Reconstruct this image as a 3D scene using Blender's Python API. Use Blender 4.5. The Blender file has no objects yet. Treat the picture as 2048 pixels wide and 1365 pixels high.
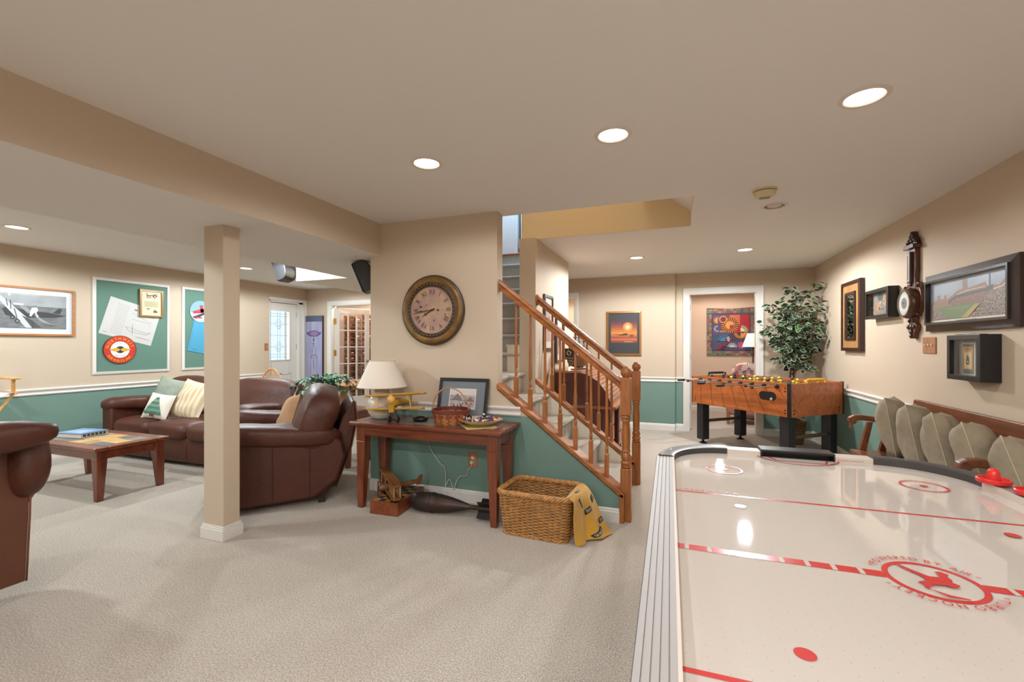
import bpy, math, random
from math import sin, cos, pi, radians as R, sqrt, atan2
from mathutils import Vector, Matrix, Euler, noise as mnoise
random.seed(7)
SC = bpy.context.scene
COL = SC.collection

# ------------------------------------------------------------ camera, world, lights, exposure
cd = bpy.data.cameras.new('camera'); cam = bpy.data.objects.new('camera', cd); COL.objects.link(cam)
cam.location = (0, 0, 1.33); cam.rotation_euler = (pi/2, 0, math.atan(326/890))
cd.sensor_width = 36; cd.lens = 890/2048*36; cd.shift_y = 8.5/2048; cd.clip_start = .02
SC.camera = cam
vs = SC.view_settings
vs.view_transform = 'Standard'; vs.look = 'None'; vs.gamma = 1; vs.use_curve_mapping = False
vs.exposure = 0.05
W = bpy.data.worlds.new('sky'); SC.world = W; W.use_nodes = True
W.node_tree.nodes['Background'].inputs[0].default_value = (.80, .92, 1, 1)
W.node_tree.nodes['Background'].inputs[1].default_value = 1.3
SC.cycles.use_denoising = True
SC.cycles.max_bounces = 10; SC.cycles.diffuse_bounces = 6; SC.cycles.glossy_bounces = 4
SC.cycles.sample_clamp_indirect = 6
WARM = (.98, .98, 1); NEUT = (.93, .97, 1); COOL = (.86, .95, 1)
def spot(x, y, w, col=WARM, z=2.415):
    l = bpy.data.lights.new('can_and_fill_lamp', 'SPOT'); l.energy = w; l.color = col; l.spot_size = R(174); l.spot_blend = .25; l.shadow_soft_size = .06
    o = bpy.data.objects.new('can_and_fill_lamp', l); o.location = (x, y, z); COL.objects.link(o)
def area(name, loc, rot, sx, sy, w, col):
    l = bpy.data.lights.new(name, 'AREA'); l.shape = 'RECTANGLE'; l.size = sx; l.size_y = sy; l.energy = w; l.color = col
    o = bpy.data.objects.new(name, l); o.location = loc; o.rotation_euler = rot; COL.objects.link(o)
CANS_MAIN = [(-1.42, 2.365), (-.307, 2.385), (.793, 2.405)]
CANS_BACK_FILL = [(x, y) for x in (-1.42, -.307, .793) for y in (-.6, -2.3)]          # unseen rows behind the camera, added to raise the ambient light
CANS_HALL = [(-.457, 5.827), (.762, 5.773)]
CANS_LEFT = [(-5.80, 2.323), (-5.80, 4.70)]
CANS_LEFT_UNSEEN = [(-4.42, 3.95), (-4.42, 1.3), (-5.8, -.4)]
for p in CANS_MAIN: spot(*p, 25)
for p in CANS_BACK_FILL: spot(*p, 70)
for p in CANS_HALL: spot(*p, 165, NEUT)
for p in CANS_LEFT: spot(*p, 118, COOL)
for p in CANS_LEFT_UNSEEN: spot(*p, 118, COOL)
spot(-5.6, 6.0, 50, COOL)
area('door_daylight', (-7.55, 6.33, 1.6), (0, R(-90), 0), 1.2, 1.6, 25, (.80, .90, 1))
area('upper_hall_daylight', (-1.95, 5.75, 4.6), (R(15), 0, 0), .7, .7, 70, (.33, .58, 1))
area('stairwell_lamp', (-.9, 3.95, 5.0), (0, 0, 0), .5, .5, 30, (1, .88, .66))
spot(.75, 8.75, 75, (1, .9, .82))
spot(-6.0, 7.55, 110, (1, .88, .76))
spot(-1.9, 8.3, 95, (1, .90, .78))

# ------------------------------------------------------------ helpers
def lin(c):
    if isinstance(c, str): c = tuple(int(c[i:i+2], 16) for i in (0, 2, 4))
    return tuple(((v/255)/12.92 if v/255 <= .04045 else ((v/255+.055)/1.055)**2.4) for v in c) + (1,)
MATS = {}
def mat(name, col='808080', rough=.5, metal=0, noise=None, bump=None, spec=.5, coat=0, emit=None, stretch=(1, 1, 1), sheen=0, c2=None):
    """Principled material; noise=(scale, amount) mixes towards c2 or a darker tone, bump=(scale, strength, distance)."""
    if name in MATS: return MATS[name]
    m = bpy.data.materials.new(name); MATS[name] = m; m.use_nodes = True
    nt = m.node_tree; b = nt.nodes['Principled BSDF']
    b.inputs['Base Color'].default_value = lin(col); b.inputs['Roughness'].default_value = rough
    b.inputs['Metallic'].default_value = metal; b.inputs['Specular IOR Level'].default_value = spec
    b.inputs['Coat Weight'].default_value = coat; b.inputs['Coat Roughness'].default_value = .12
    b.inputs['Sheen Weight'].default_value = sheen
    if emit: b.inputs['Emission Color'].default_value = lin(emit[0]); b.inputs['Emission Strength'].default_value = emit[1]
    def tex(sc, det=4):
        tc = nt.nodes.new('ShaderNodeTexCoord'); mp = nt.nodes.new('ShaderNodeMapping'); mp.inputs['Scale'].default_value = stretch
        n = nt.nodes.new('ShaderNodeTexNoise'); n.inputs['Scale'].default_value = sc; n.inputs['Detail'].default_value = det
        nt.links.new(tc.outputs['Object'], mp.inputs[0]); nt.links.new(mp.outputs[0], n.inputs['Vector']); return n
    if noise:
        n = tex(noise[0]); r = nt.nodes.new('ShaderNodeValToRGB')
        r.color_ramp.elements[0].position = .36; r.color_ramp.elements[1].position = .64
        a = lin(col); d = lin(c2) if c2 else tuple(v*(1-noise[1]) for v in a[:3])+(1,)
        r.color_ramp.elements[0].color = d; r.color_ramp.elements[1].color = a
        nt.links.new(n.outputs['Fac'], r.inputs[0]); nt.links.new(r.outputs[0], b.inputs['Base Color'])
    if bump:
        n = tex(bump[0], 3); bp = nt.nodes.new('ShaderNodeBump'); bp.inputs['Strength'].default_value = bump[1]
        bp.inputs['Distance'].default_value = bump[2] if len(bump) > 2 else .01
        nt.links.new(n.outputs['Fac'], bp.inputs['Height']); nt.links.new(bp.outputs[0], b.inputs['Normal'])
    return m
def wood(name, c1, c2, axis='x', scale=9, rough=.38, coat=.15):
    if name in MATS: return MATS[name]
    m = mat(name, c1, rough, coat=coat); nt = m.node_tree; b = nt.nodes['Principled BSDF']
    tc = nt.nodes.new('ShaderNodeTexCoord'); mp = nt.nodes.new('ShaderNodeMapping')
    s = [scale]*3; s['xyz'.index(axis)] = scale*.09; mp.inputs['Scale'].default_value = s
    n = nt.nodes.new('ShaderNodeTexNoise'); n.inputs['Scale'].default_value = 1.6; n.inputs['Detail'].default_value = 7; n.inputs['Distortion'].default_value = 1.3
    n2 = nt.nodes.new('ShaderNodeTexNoise'); n2.inputs['Scale'].default_value = 9; n2.inputs['Detail'].default_value = 3
    ad = nt.nodes.new('ShaderNodeMath'); ad.operation = 'MULTIPLY_ADD'; ad.inputs[1].default_value = .35
    r = nt.nodes.new('ShaderNodeValToRGB'); r.color_ramp.elements[0].position = .42; r.color_ramp.elements[1].position = .86
    r.color_ramp.elements[0].color = lin(c2); r.color_ramp.elements[1].color = lin(c1)
    L = nt.links.new
    L(tc.outputs['Object'], mp.inputs[0]); L(mp.outputs[0], n.inputs['Vector']); L(mp.outputs[0], n2.inputs['Vector'])
    L(n2.outputs['Fac'], ad.inputs[0]); L(n.outputs['Fac'], ad.inputs[2]); L(ad.outputs[0], r.inputs[0]); L(r.outputs[0], b.inputs['Base Color'])
    return m
def ink(h, rough=.55): return mat('ink_'+h+('' if rough == .55 else str(rough)), h, rough)
def glass(name='clear_glass', col=(1, 1, 1, 1), refl=.08):
    if name in MATS: return MATS[name]
    m = bpy.data.materials.new(name); MATS[name] = m; m.use_nodes = True; nt = m.node_tree; nt.nodes.clear()
    o = nt.nodes.new('ShaderNodeOutputMaterial'); t = nt.nodes.new('ShaderNodeBsdfTransparent'); g = nt.nodes.new('ShaderNodeBsdfGlossy'); x = nt.nodes.new('ShaderNodeMixShader')
    t.inputs[0].default_value = col; g.inputs['Roughness'].default_value = .03; x.inputs[0].default_value = refl
    nt.links.new(t.outputs[0], x.inputs[1]); nt.links.new(g.outputs[0], x.inputs[2]); nt.links.new(x.outputs[0], o.inputs[0]); return m

def spw(v, e): return math.copysign(abs(v)**e, v)
class M:
    """Mesh collector: adds shapes, then obj() links them as ONE mesh object."""
    def __init__(s): s.v = []; s.f = []; s.mi = []; s.cur = 0
    def face(s, idx): s.f.append(tuple(idx)); s.mi.append(s.cur)
    def add(s, vs, fs):
        o = len(s.v); s.v += [tuple(p) for p in vs]
        for f in fs: s.face([i+o for i in f])
        return s
    def box(s, x0, x1, y0, y1, z0, z1):
        return s.add([(x0,y0,z0),(x1,y0,z0),(x1,y1,z0),(x0,y1,z0),(x0,y0,z1),(x1,y0,z1),(x1,y1,z1),(x0,y1,z1)],
                     [(0,3,2,1),(4,5,6,7),(0,1,5,4),(1,2,6,5),(2,3,7,6),(3,0,4,7)])
    def bc(s, cx, cy, cz, sx, sy, sz): return s.box(cx-sx/2, cx+sx/2, cy-sy/2, cy+sy/2, cz-sz/2, cz+sz/2)
    def taper(s, c0, s0, c1, s1):
        v = []
        for (c, q) in ((c0, s0), (c1, s1)):
            for (a, b) in ((-1,-1),(1,-1),(1,1),(-1,1)): v.append((c[0]+a*q[0]/2, c[1]+b*q[1]/2, c[2]))
        return s.add(v, [(0,3,2,1),(4,5,6,7),(0,1,5,4),(1,2,6,5),(2,3,7,6),(3,0,4,7)])
    def tube(s, pts, r, n=8, closed=False, caps=True, sq=None):
        pts = [Vector(p) for p in pts]; k = len(pts); rr = r if isinstance(r, (list, tuple)) else [r]*k
        vs = []; up = None
        for i, p in enumerate(pts):
            a = pts[i-1] if (i > 0 or closed) else p; b = pts[(i+1) % k] if (i < k-1 or closed) else p
            t = (b-a).normalized()
            if up is None: up = Vector((0,0,1)) if abs(t.z) < .9 else Vector((1,0,0))
            x = t.cross(up)
            if x.length < 1e-6: x = t.orthogonal()
            x.normalize(); y = x.cross(t).normalized(); up = y
            for j in range(n):
                an = 2*pi*j/n+(pi/n); q = p+(x*cos(an)+y*sin(an))*rr[i]; vs.append(q)
        fs = []
        for i in range(k if closed else k-1):
            i2 = (i+1) % k
            for j in range(n): fs.append((i*n+j, i*n+(j+1) % n, i2*n+(j+1) % n, i2*n+j))
        if caps and not closed: fs += [tuple(range(n))[::-1], tuple((k-1)*n+j for j in range(n))]
        return s.add(vs, fs)
    def cyl(s, p0, p1, r0, r1=None, n=14, caps=True): return s.tube([p0, p1], [r0, r0 if r1 is None else r1], n, caps=caps)
    def lathe(s, prof, n=24, c=(0,0,0), axis='z', a0=0, a1=2*pi, sx=1, sy=1):
        full = abs(a1-a0-2*pi) < 1e-6; cols = n if full else n+1; vs = []; k = len(prof)
        for j in range(cols):
            a = a0+(a1-a0)*j/n
            for (r, z) in prof:
                p = (r*cos(a)*sx, r*sin(a)*sy, z)
                if axis == 'y': p = (p[0], z, p[1])
                if axis == 'x': p = (z, p[0], p[1])
                vs.append((p[0]+c[0], p[1]+c[1], p[2]+c[2]))
        fs = []
        for j in range(n):
            j2 = (j+1) % cols
            for i in range(k-1):
                q = [j*k+i, j2*k+i, j2*k+i+1, j*k+i+1]
                if prof[i][0] == 0: q = [j*k+i, j2*k+i+1, j*k+i+1]
                elif prof[i+1][0] == 0: q = [j*k+i, j2*k+i, j*k+i+1]
                fs.append(q[::-1] if axis == 'y' else q)
        return s.add(vs, fs)
    def prism(s, poly, axis, a, b):
        f = {'x': lambda u, v, t: (t, u, v), 'y': lambda u, v, t: (u, t, v), 'z': lambda u, v, t: (u, v, t)}[axis]; n = len(poly)
        vs = [f(u, v, a) for u, v in poly]+[f(u, v, b) for u, v in poly]
        fs = [tuple(range(n))[::-1], tuple(range(n, 2*n))]+[(i, (i+1) % n, n+(i+1) % n, n+i) for i in range(n)]
        return s.add(vs, fs)
    def ell(s, c, r, e1=1, e2=1, nu=14, nv=22, fn=None):
        vs = []
        for i in range(nu+1):
            u = -pi/2+pi*i/nu
            for j in range(nv):
                v = 2*pi*j/nv
                p = Vector((r[0]*spw(cos(u), e1)*spw(cos(v), e2), r[1]*spw(cos(u), e1)*spw(sin(v), e2), r[2]*spw(sin(u), e1)))
                if fn: p = fn(p)
                vs.append((p[0]+c[0], p[1]+c[1], p[2]+c[2]))
        fs = [(i*nv+j, i*nv+(j+1) % nv, (i+1)*nv+(j+1) % nv, (i+1)*nv+j) for i in range(nu) for j in range(nv)]
        return s.add(vs, fs)
    def grid(s, fn, nu, nv):
        vs = [fn(i/nu, j/nv) for i in range(nu+1) for j in range(nv+1)]
        return s.add(vs, [(i*(nv+1)+j, (i+1)*(nv+1)+j, (i+1)*(nv+1)+j+1, i*(nv+1)+j+1) for i in range(nu) for j in range(nv)])
    def mesh(s, me, fn):
        return s.add([fn(v.co) for v in me.vertices], [tuple(p.vertices) for p in me.polygons])
    def xf(s, mtx, since=0):
        for i in range(since, len(s.v)): s.v[i] = tuple(mtx @ Vector(s.v[i]))
        return s
    def obj(s, name, mats, parent=None, smooth=None, bevel=0, loc=None, rot=None, kind=None, label=None, seg=2):
        me = bpy.data.meshes.new(name); me.from_pydata([tuple(p) for p in s.v], [], s.f)
        mats = mats if isinstance(mats, (list, tuple)) else [mats]
        for m_ in mats: me.materials.append(m_)
        me.polygons.foreach_set('material_index', s.mi)
        if smooth:
            me.polygons.foreach_set('use_smooth', [True]*len(me.polygons))
            if smooth < 179: me.set_sharp_from_angle(angle=R(smooth))
        me.update()
        o = bpy.data.objects.new(name, me); COL.objects.link(o)
        if parent: o.parent = parent
        if loc: o.location = loc
        if rot: o.rotation_euler = rot
        if bevel:
            bv = o.modifiers.new('bevel', 'BEVEL'); bv.width = bevel; bv.segments = seg; bv.limit_method = 'ANGLE'; bv.angle_limit = R(40)
        if kind: o['kind'] = kind
        if label: o['label'] = label
        return o
def thing(name, label, cat, loc=(0,0,0), rz=0, group=None, rot=None):
    o = bpy.data.objects.new(name, None); COL.objects.link(o); o.empty_display_size = .1
    o.location = loc; o.rotation_euler = rot if rot else (0, 0, rz)
    o['label'] = label; o['category'] = cat
    if group: o['group'] = group
    return o
def tag(o, label, cat, group=None):
    o['label'] = label; o['category'] = cat
    if group: o['group'] = group
    return o
def dup(root, label=None, loc=None, rz=None, group=None, rot=None):
    r = root.copy(); COL.objects.link(r)
    if loc: r.location = loc
    if rz is not None: r.rotation_euler = (0, 0, rz)
    if rot: r.rotation_euler = rot
    if label: r['label'] = label
    if group: r['group'] = group
    for ch in list(root.children):
        c = ch.copy(); COL.objects.link(c); c.parent = r
        for g in list(ch.children):
            d = g.copy(); COL.objects.link(d); d.parent = c
    return r
def struct(name, m, mats, parent=None, **k): return m.obj(name, mats, parent, kind='structure', **k)
_tc = {}
def txt(ch):
    if ch not in _tc:
        cu = bpy.data.curves.new('t', 'FONT'); cu.body = ch; cu.size = 1; cu.resolution_u = 2
        o = bpy.data.objects.new('t', cu); me = bpy.data.meshes.new_from_object(o); bpy.data.objects.remove(o); bpy.data.curves.remove(cu)
        xs = [v.co.x for v in me.vertices] or [0, .3]; _tc[ch] = (me, min(xs), max(xs))
    return _tc[ch]
def text_line(m, s, x, z, size, fn, sx=1, gap=.10):
    """letters placed along local x; fn(u, v) maps the print plane to space. Returns end x."""
    for ch in s:
        if ch == ' ': x += size*.32*sx; continue
        me, a, b = txt(ch)
        m.mesh(me, lambda c, x=x, a=a: fn(x+(c.x-a)*size*sx, z+c.y*size)); x += ((b-a)+gap)*size*sx
    return x
def text_len(s, size, sx=1, gap=.10):
    return sum(size*.32*sx if c == ' ' else (txt(c)[2]-txt(c)[1]+gap)*size*sx for c in s)
def text_arc(m, s, r, a_mid, size, fn, cx=0, cz=0, inward=False, sx=1, gap=.14):
    """letters on a circle; tops outward, or inward when inward is set (reads left to right at the bottom)."""
    L = text_len(s, size, sx, gap); sg = 1 if inward else -1; pos = -L/2
    for ch in s:
        if ch == ' ': pos += size*.32*sx; continue
        me, a, b = txt(ch); w = (b-a)*size*sx; an = a_mid+sg*(pos+w/2)/r; up = (cos(an), sin(an))
        if inward: up = (-up[0], -up[1])
        rt = (up[1], -up[0]); ox, oz = cx+r*cos(an), cz+r*sin(an)
        def g(c, a=a, w=w, up=up, rt=rt, ox=ox, oz=oz):
            u = (c.x-a)*size*sx-w/2; v = c.y*size
            return fn(ox+rt[0]*u+up[0]*v, oz+rt[1]*u+up[1]*v)
        m.mesh(me, g); pos += w+gap*size*sx
def disc(r, n=28, cx=0, cz=0, sx=1, sz=1, a0=0, a1=2*pi): return [(cx+r*cos(a0+(a1-a0)*i/n)*sx, cz+r*sin(a0+(a1-a0)*i/n)*sz) for i in range(n if abs(a1-a0) > 6.28 else n+1)]
def rect(x0, x1, z0, z1): return [(x0, z0), (x1, z0), (x1, z1), (x0, z1)]
class Print:
    """a flat printed sheet: polygons in layers, each layer a hair nearer the viewer (local -y)"""
    def __init__(s, y=0, step=.0004): s.m = M(); s.y = y; s.st = step; s.mats = []
    def fn(s, y=None): yy = s.y if y is None else y; return lambda u, v: (u, yy, v)
    def use(s, mt):
        if isinstance(mt, str): mt = ink(mt)
        if mt not in s.mats: s.mats.append(mt)
        s.m.cur = s.mats.index(mt); return s
    def poly(s, mt, *polys):
        s.use(mt); s.y -= s.st
        for p in polys: s.m.add([(u, s.y, v) for u, v in p], [tuple(range(len(p)))])
        return s
    def ring(s, mt, r0, r1, cx=0, cz=0, n=36, a0=0, a1=2*pi):
        s.use(mt); s.y -= s.st
        for i in range(n):
            a, b = a0+(a1-a0)*i/n, a0+(a1-a0)*(i+1)/n
            s.m.add([(cx+r*cos(t), s.y, cz+r*sin(t)) for r, t in ((r0,a),(r1,a),(r1,b),(r0,b))], [(0,1,2,3)])
        return s
    def line(s, mt, pts, w):
        s.use(mt); s.y -= s.st
        for (x0, z0), (x1, z1) in zip(pts[:-1], pts[1:]):
            l = math.hypot(x1-x0, z1-z0) or 1; nx, nz = -(z1-z0)/l*w/2, (x1-x0)/l*w/2
            s.m.add([(x0+nx, s.y, z0+nz), (x0-nx, s.y, z0-nz), (x1-nx, s.y, z1-nz), (x1+nx, s.y, z1+nz)], [(0,1,2,3)])
        return s
    def text(s, mt, t, x, z, size, **k): s.use(mt); s.y -= s.st; text_line(s.m, t, x, z, size, s.fn(), **k); return s
    def arc(s, mt, t, r, a, size, **k): s.use(mt); s.y -= s.st; text_arc(s.m, t, r, a, size, s.fn(), **k); return s
    def obj(s, name, parent, label=None): return s.m.obj(name, s.mats, parent, label=label)
def frame_mesh(w, h, fw, y0, y1, lip=0):
    """mitred frame around the origin in the x-z plane, from y0 (front) to y1 (wall)"""
    m = M(); a, b = w/2, h/2
    o = [(-a,-b),(a,-b),(a,b),(-a,b)]; i = [(-a+fw,-b+fw),(a-fw,-b+fw),(a-fw,b-fw),(-a+fw,b-fw)]
    for k in range(4):
        k2 = (k+1) % 4
        m.add([(o[k][0],y0+lip,o[k][1]),(o[k2][0],y0+lip,o[k2][1]),(i[k2][0],y0,i[k2][1]),(i[k][0],y0,i[k][1]),
               (o[k][0],y1,o[k][1]),(o[k2][0],y1,o[k2][1]),(i[k2][0],y1,i[k2][1]),(i[k][0],y1,i[k][1])],
              [(0,1,2,3),(4,7,6,5),(0,4,5,1),(2,6,7,3)])
    return m
def pillow(w, h, t, n=16, wr=.012, seed=0, corner=.08, pw=.5):
    m = M()
    def f(sg):
        def g(a, b):
            s_, t_ = a*2-1, b*2-1
            d = t/2*max(0, (1-s_**4)*(1-t_**4))**pw*(.55+.45*max(0, (1-s_*s_)*(1-t_*t_))**pw)
            x = s_*w/2*(1-corner+corner*t_*t_); z = t_*h/2*(1-corner+corner*s_*s_)
            k = mnoise.noise(Vector((x*9+seed, z*9, seed)))*wr*(1 if d > .001 else 0)
            return (x, sg*(d+k), z)
        return g
    m.grid(f(-1), n, n); o = len(m.f); m.grid(f(1), n, n)
    m.f[o:] = [q[::-1] for q in m.f[o:]]
    return m
def wob(amt, sc, seed=0):
    def fn(p): k = mnoise.noise(Vector((p.x*sc+seed, p.y*sc, p.z*sc)))*amt; l = p.length or 1; return p*(1+k/l)
    return fn

# ------------------------------------------------------------ materials
CREAM = mat('cream_wall_paint', 'c3b19b', .75, bump=(60, .05, .002))
GREEN = mat('sage_green_wall_paint', '6c897d', .7, bump=(60, .05, .002))
CEIL = mat('white_ceiling_paint', 'e2ddd8', .85)
TRIM = mat('white_trim_paint', 'd9d4cc', .4)
PEACH = mat('peach_wall_paint', 'cfb9a4', .75)
CARPET = mat('speckled_beige_carpet', 'dccdbb', .95, noise=(140, .48), bump=(150, 1, .014), sheen=.3)
STAIRCARPET = mat('beige_stair_carpet', 'd0c5b4', .95, noise=(150, .22), bump=(170, 1, .014), sheen=.3)
OAK = wood('golden_oak_stain', 'aa6731', '75401b', 'z', 14, .35)
OAKX = wood('golden_oak_stain_lengthwise', 'aa6731', '75401b', 'x', 14, .35)
CHERRY = wood('dark_cherry_wood', '7f3f24', '4a2011', 'x', 10, .3, .35)
CHERRYZ = wood('dark_cherry_wood_upright', '7f3f24', '4a2011', 'z', 10, .3, .35)
LEATHER = mat('brown_leather', '50291b', .46, spec=.4, noise=(5, .2), bump=(30, .2, .012))
LEATHER_LT = mat('tan_brown_leather_back', '7a4a30', .42, noise=(4, .15), bump=(90, .15, .004))
BLACK = mat('black_paint', '1c1b1c', .35)
DARKFRAME = mat('black_brown_frame', '2a211e', .35, coat=.2)
BRASS = mat('brass', 'c9a14e', .25, 1)
STEEL = mat('chrome_steel', 'c4c4c6', .2, 1)
WICKER = mat('honey_wicker', 'c08a4c', .5, noise=(40, .4), bump=(60, .3, .003))
IVORY = mat('ivory_plastic', 'd9cfb4', .45)
OAKPLATE = wood('oak_wall_plate', 'b07a50', '8a5632', 'z', 30, .45)
LITLENS = mat('lit_lamp_lens', 'ffffff', .5, emit=('fff6e8', 7))
# ------------------------------------------------------------ structure
XL, XR, YB, YF1, YF2, YC = -6.9, 1.86, 6.92, 7.35, 7.42, 3.41
H, HB, RAIL = 2.44, 2.15, .755
m = M(); m.box(-7.6, 2.4, -3.2, 11, -.1, 0); struct('floor', m, CARPET)
m = M()
for b in ((-7, 1.98, -3.2, 3.57), (-7, -2.52, 3.57, 4.47), (.137, 1.98, 3.57, 4.47), (-7, -2.52, 4.47, 7.54), (-1.505, 1.98, 4.47, 7.54)):
    m.box(*b, H, 2.66)
m.box(-2.52, -1.505, 5.9, 7.54, H, 2.452)
struct('ceiling', m, CEIL)
m = M(); m.box(-7.2, 2.4, 7.54, 11, H, 2.6); struct('ceiling_far', m, mat('warm_white_ceiling', 'ead9c8', .85))
def wallm(boxes, green=True):
    """boxes (x0,x1,y0,y1,z0,z1) split at the chair rail; slot 1 is the green below it"""
    m = M()
    for (x0, x1, y0, y1, z0, z1) in boxes:
        if green and z0 < RAIL:
            m.cur = 1; m.box(x0, x1, y0, y1, z0, min(RAIL, z1)); m.cur = 0
            if z1 > RAIL: m.box(x0, x1, y0, y1, RAIL, z1)
        else: m.cur = 0; m.box(x0, x1, y0, y1, z0, z1)
    return m
WM = [CREAM, GREEN]
DY0, DY1, DZ = 6.06, 6.83, 2.16        # exterior door opening in the left wall
struct('wall_left', wallm([(XL-.14, XL, -3.2, DY0, 0, H), (XL-.14, XL, DY1, 7.1, 0, H), (XL-.14, XL, DY0, DY1, DZ, H)]), WM)
struct('wall_right', wallm([(XR, XR+.12, -3.2, 7.54, 0, H)]), WM)
struct('wall_behind', wallm([(-7.04, 1.98, -3.32, -3.2, 0, H)]), WM)
FX0, FX1, FZ = -6.28, -5.30, 2.11      # french door opening
struct('wall_back', wallm([(XL, FX0, YB, YB+.12, 0, H), (FX1, -2.52, YB, YB+.12, 0, H), (FX0, FX1, YB, YB+.12, FZ, H)]), WM)
struct('wall_middle', wallm([(-2.64, -1.38, YC, YC+.12, 0, H)]), WM)
m = M(); m.box(-2.64, -2.52, YC+.121, YB-.001, 0, 5.09); m.box(-2.519, -1.385, YC, YC+.119, H+.221, 5.09); struct('wall_stair', m, CREAM)
struct('wall_hall', wallm([(-1.523, -1.347, 4.385, 5.88, 0, H)], False), WM)
HX0, HX1, HZ = -2.35, -1.575, 2.14     # doorway in the far wall
struct('wall_far', wallm([(-2.52, HX0, YF1, YF1+.19, 0, H), (HX1, .0, YF1, YF1+.19, 0, H), (HX0, HX1, YF1, YF1+.19, HZ, H)]), WM)
BX0, BX1, BZ = .205, 1.135, 2.125      # bedroom doorway
struct('wall_recess', wallm([(.0, BX0, YF2, YF2+.12, 0, H), (BX1, XR, YF2, YF2+.12, 0, H), (BX0, BX1, YF2, YF2+.12, BZ, H)]), WM)
m = M(); m.box(-.1, 2.3, 9.8, 9.9, 0, H); m.box(2.2, 2.3, 7.54, 9.8, 0, H); m.box(-.2, -.1, 7.54, 9.8, 0, H); struct('wall_bedroom', m, PEACH)
m = M(); m.box(-3.3, -.2, 9.6, 9.7, 0, H); m.box(-3.3, -3.2, 7.1, 9.6, 0, H); struct('wall_side_room', m, mat('cream_room_paint', 'e6d8c4', .8))
m = M(); m.box(-7.5, -4.4, 8.45, 8.55, 0, H); m.box(-7.6, -7.5, 7.04, 8.55, 0, H); m.box(-4.5, -4.4, 7.04, 8.45, 0, H); struct('wall_cellar', m, PEACH)
# dropped soffit: sides carry the wall paint, the underside the ceiling paint
m = M()
for (x0, x1, y0, y1) in ((-3.745, -2.53, -3.2, YC), (-3.745, -2.64, YC, 4.40), (-4.555, -2.64, 4.40, YB)):
    o = len(m.f); m.box(x0, x1, y0, y1, HB, H); m.mi[o] = 1; m.mi[o+1] = 1
struct('ceiling_soffit', m, [CREAM, CEIL])
# stairwell above the ceiling
m = M(); m.box(-1.505, .137, 4.45, 4.469, H, 5.1); m.box(-1.523, -1.506, 4.45, 5.88, H, 5.1); m.box(.138, .25, 3.45, 4.57, 2.66, 5.1); m.box(-1.38, .137, 3.45, 3.569, 2.66, 5.1)
struct('wall_stairwell', m, mat('stairwell_paint', 'ddc9a2', .75))
m = M(); m.prism([(-.35, 2.965), (.137, 2.575), (.137, 2.66), (-.35, 3.06)], 'y', 3.57, 4.45); struct('ceiling_stairwell', m, CEIL)
m = M(); m.box(-2.64, .25, 3.41, 8, 5.1, 5.2); struct('ceiling_upper', m, CEIL)
m = M(); m.box(-2.52, -1.523, 6.24, 6.94, 2.50, 2.65); struct('floor_upper', m, mat('upper_hall_boards', '9a6a3c', .4))
m = M(); m.box(-2.52, -2.46, 6.2, 6.3, 2.62, 4.8); m.box(-2.64, -1.4, 6.95, 7.05, 2.62, 5.1); m.box(-1.522, -1.4, 5.89, 6.94, 2.67, 5.1); struct('wall_upper', m, TRIM)

# column with its moulded base
C0, C1, C2, C3 = -3.063, -2.876, 2.159, 2.283
col = thing('column', 'square cream painted support post with white moulded base', 'column', ((C0+C1)/2, (C2+C3)/2, 0))
hx, hy = (C1-C0)/2, (C3-C2)/2
m = M(); m.box(-hx, hx, -hy, hy, 0, HB); m.obj('shaft', CREAM, col, bevel=.004)
m = M()
def baseprof(m, hx, hy):
    for (e, z0, z1) in ((.016, 0, .075), (.011, .075, .087), (.006, .087, .098)): m.box(-hx-e, hx+e, -hy-e, hy+e, z0, z1)
baseprof(m, hx, hy); m.obj('base_moulding', TRIM, col, bevel=.003)

# chair rails and baseboards: a profile swept along a wall
RPROF = [(0, RAIL), (.010, RAIL), (.016, RAIL+.012), (.010, RAIL+.024), (.010, RAIL+.042), (.024, RAIL+.054), (.028, RAIL+.066), (.022, RAIL+.076), (0, RAIL+.078)]
BPROF = [(0, 0), (.016, 0), (.016, .078), (.011, .084), (.011, .094), (.004, .104), (0, .104)]
def sweep(name, prof, p0, p1, nx, ny, mt=TRIM):
    m = M(); n = len(prof)
    vs = [(p[0]+nx*d, p[1]+ny*d, z) for p in (p0, p1) for d, z in prof]
    m.add(vs, [tuple(range(n)), tuple(range(n, 2*n))[::-1]]+[(i, n+i, n+(i+1) % n, (i+1) % n) for i in range(n)])
    return struct(name, m, mt)
runs = [('left', (XL, -3.2), (XL, DY0-.07), 1, 0), ('right', (XR, -3.2), (XR, YF2), -1, 0), ('middle', (-2.64, YC), (-1.17, YC), 0, -1),
        ('far', (HX1+.07, YF1), (0, YF1), 0, -1), ('recess', (BX1+.09, YF2), (XR, YF2), 0, -1), ('far_return', (0, YF2), (BX0-.06, YF2), 0, -1),
        ('back', (FX1+.07, YB), (-2.64, YB), 0, -1)]
for i, (s_, p0, p1, nx, ny) in enumerate(runs):
    sweep('trim_%d' % (i+1), RPROF, p0, p1, nx, ny)
    q1 = (-.39, YC) if s_ == 'middle' else p1
    sweep('baseboard_'+s_, BPROF, p0, q1, nx, ny)
sweep('baseboard_bedroom', BPROF, (-.1, 9.8), (2.2, 9.8), 0, -1)
sweep('baseboard_back_left', BPROF, (XL, YB), (FX0-.08, YB), 0, -1)

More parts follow.
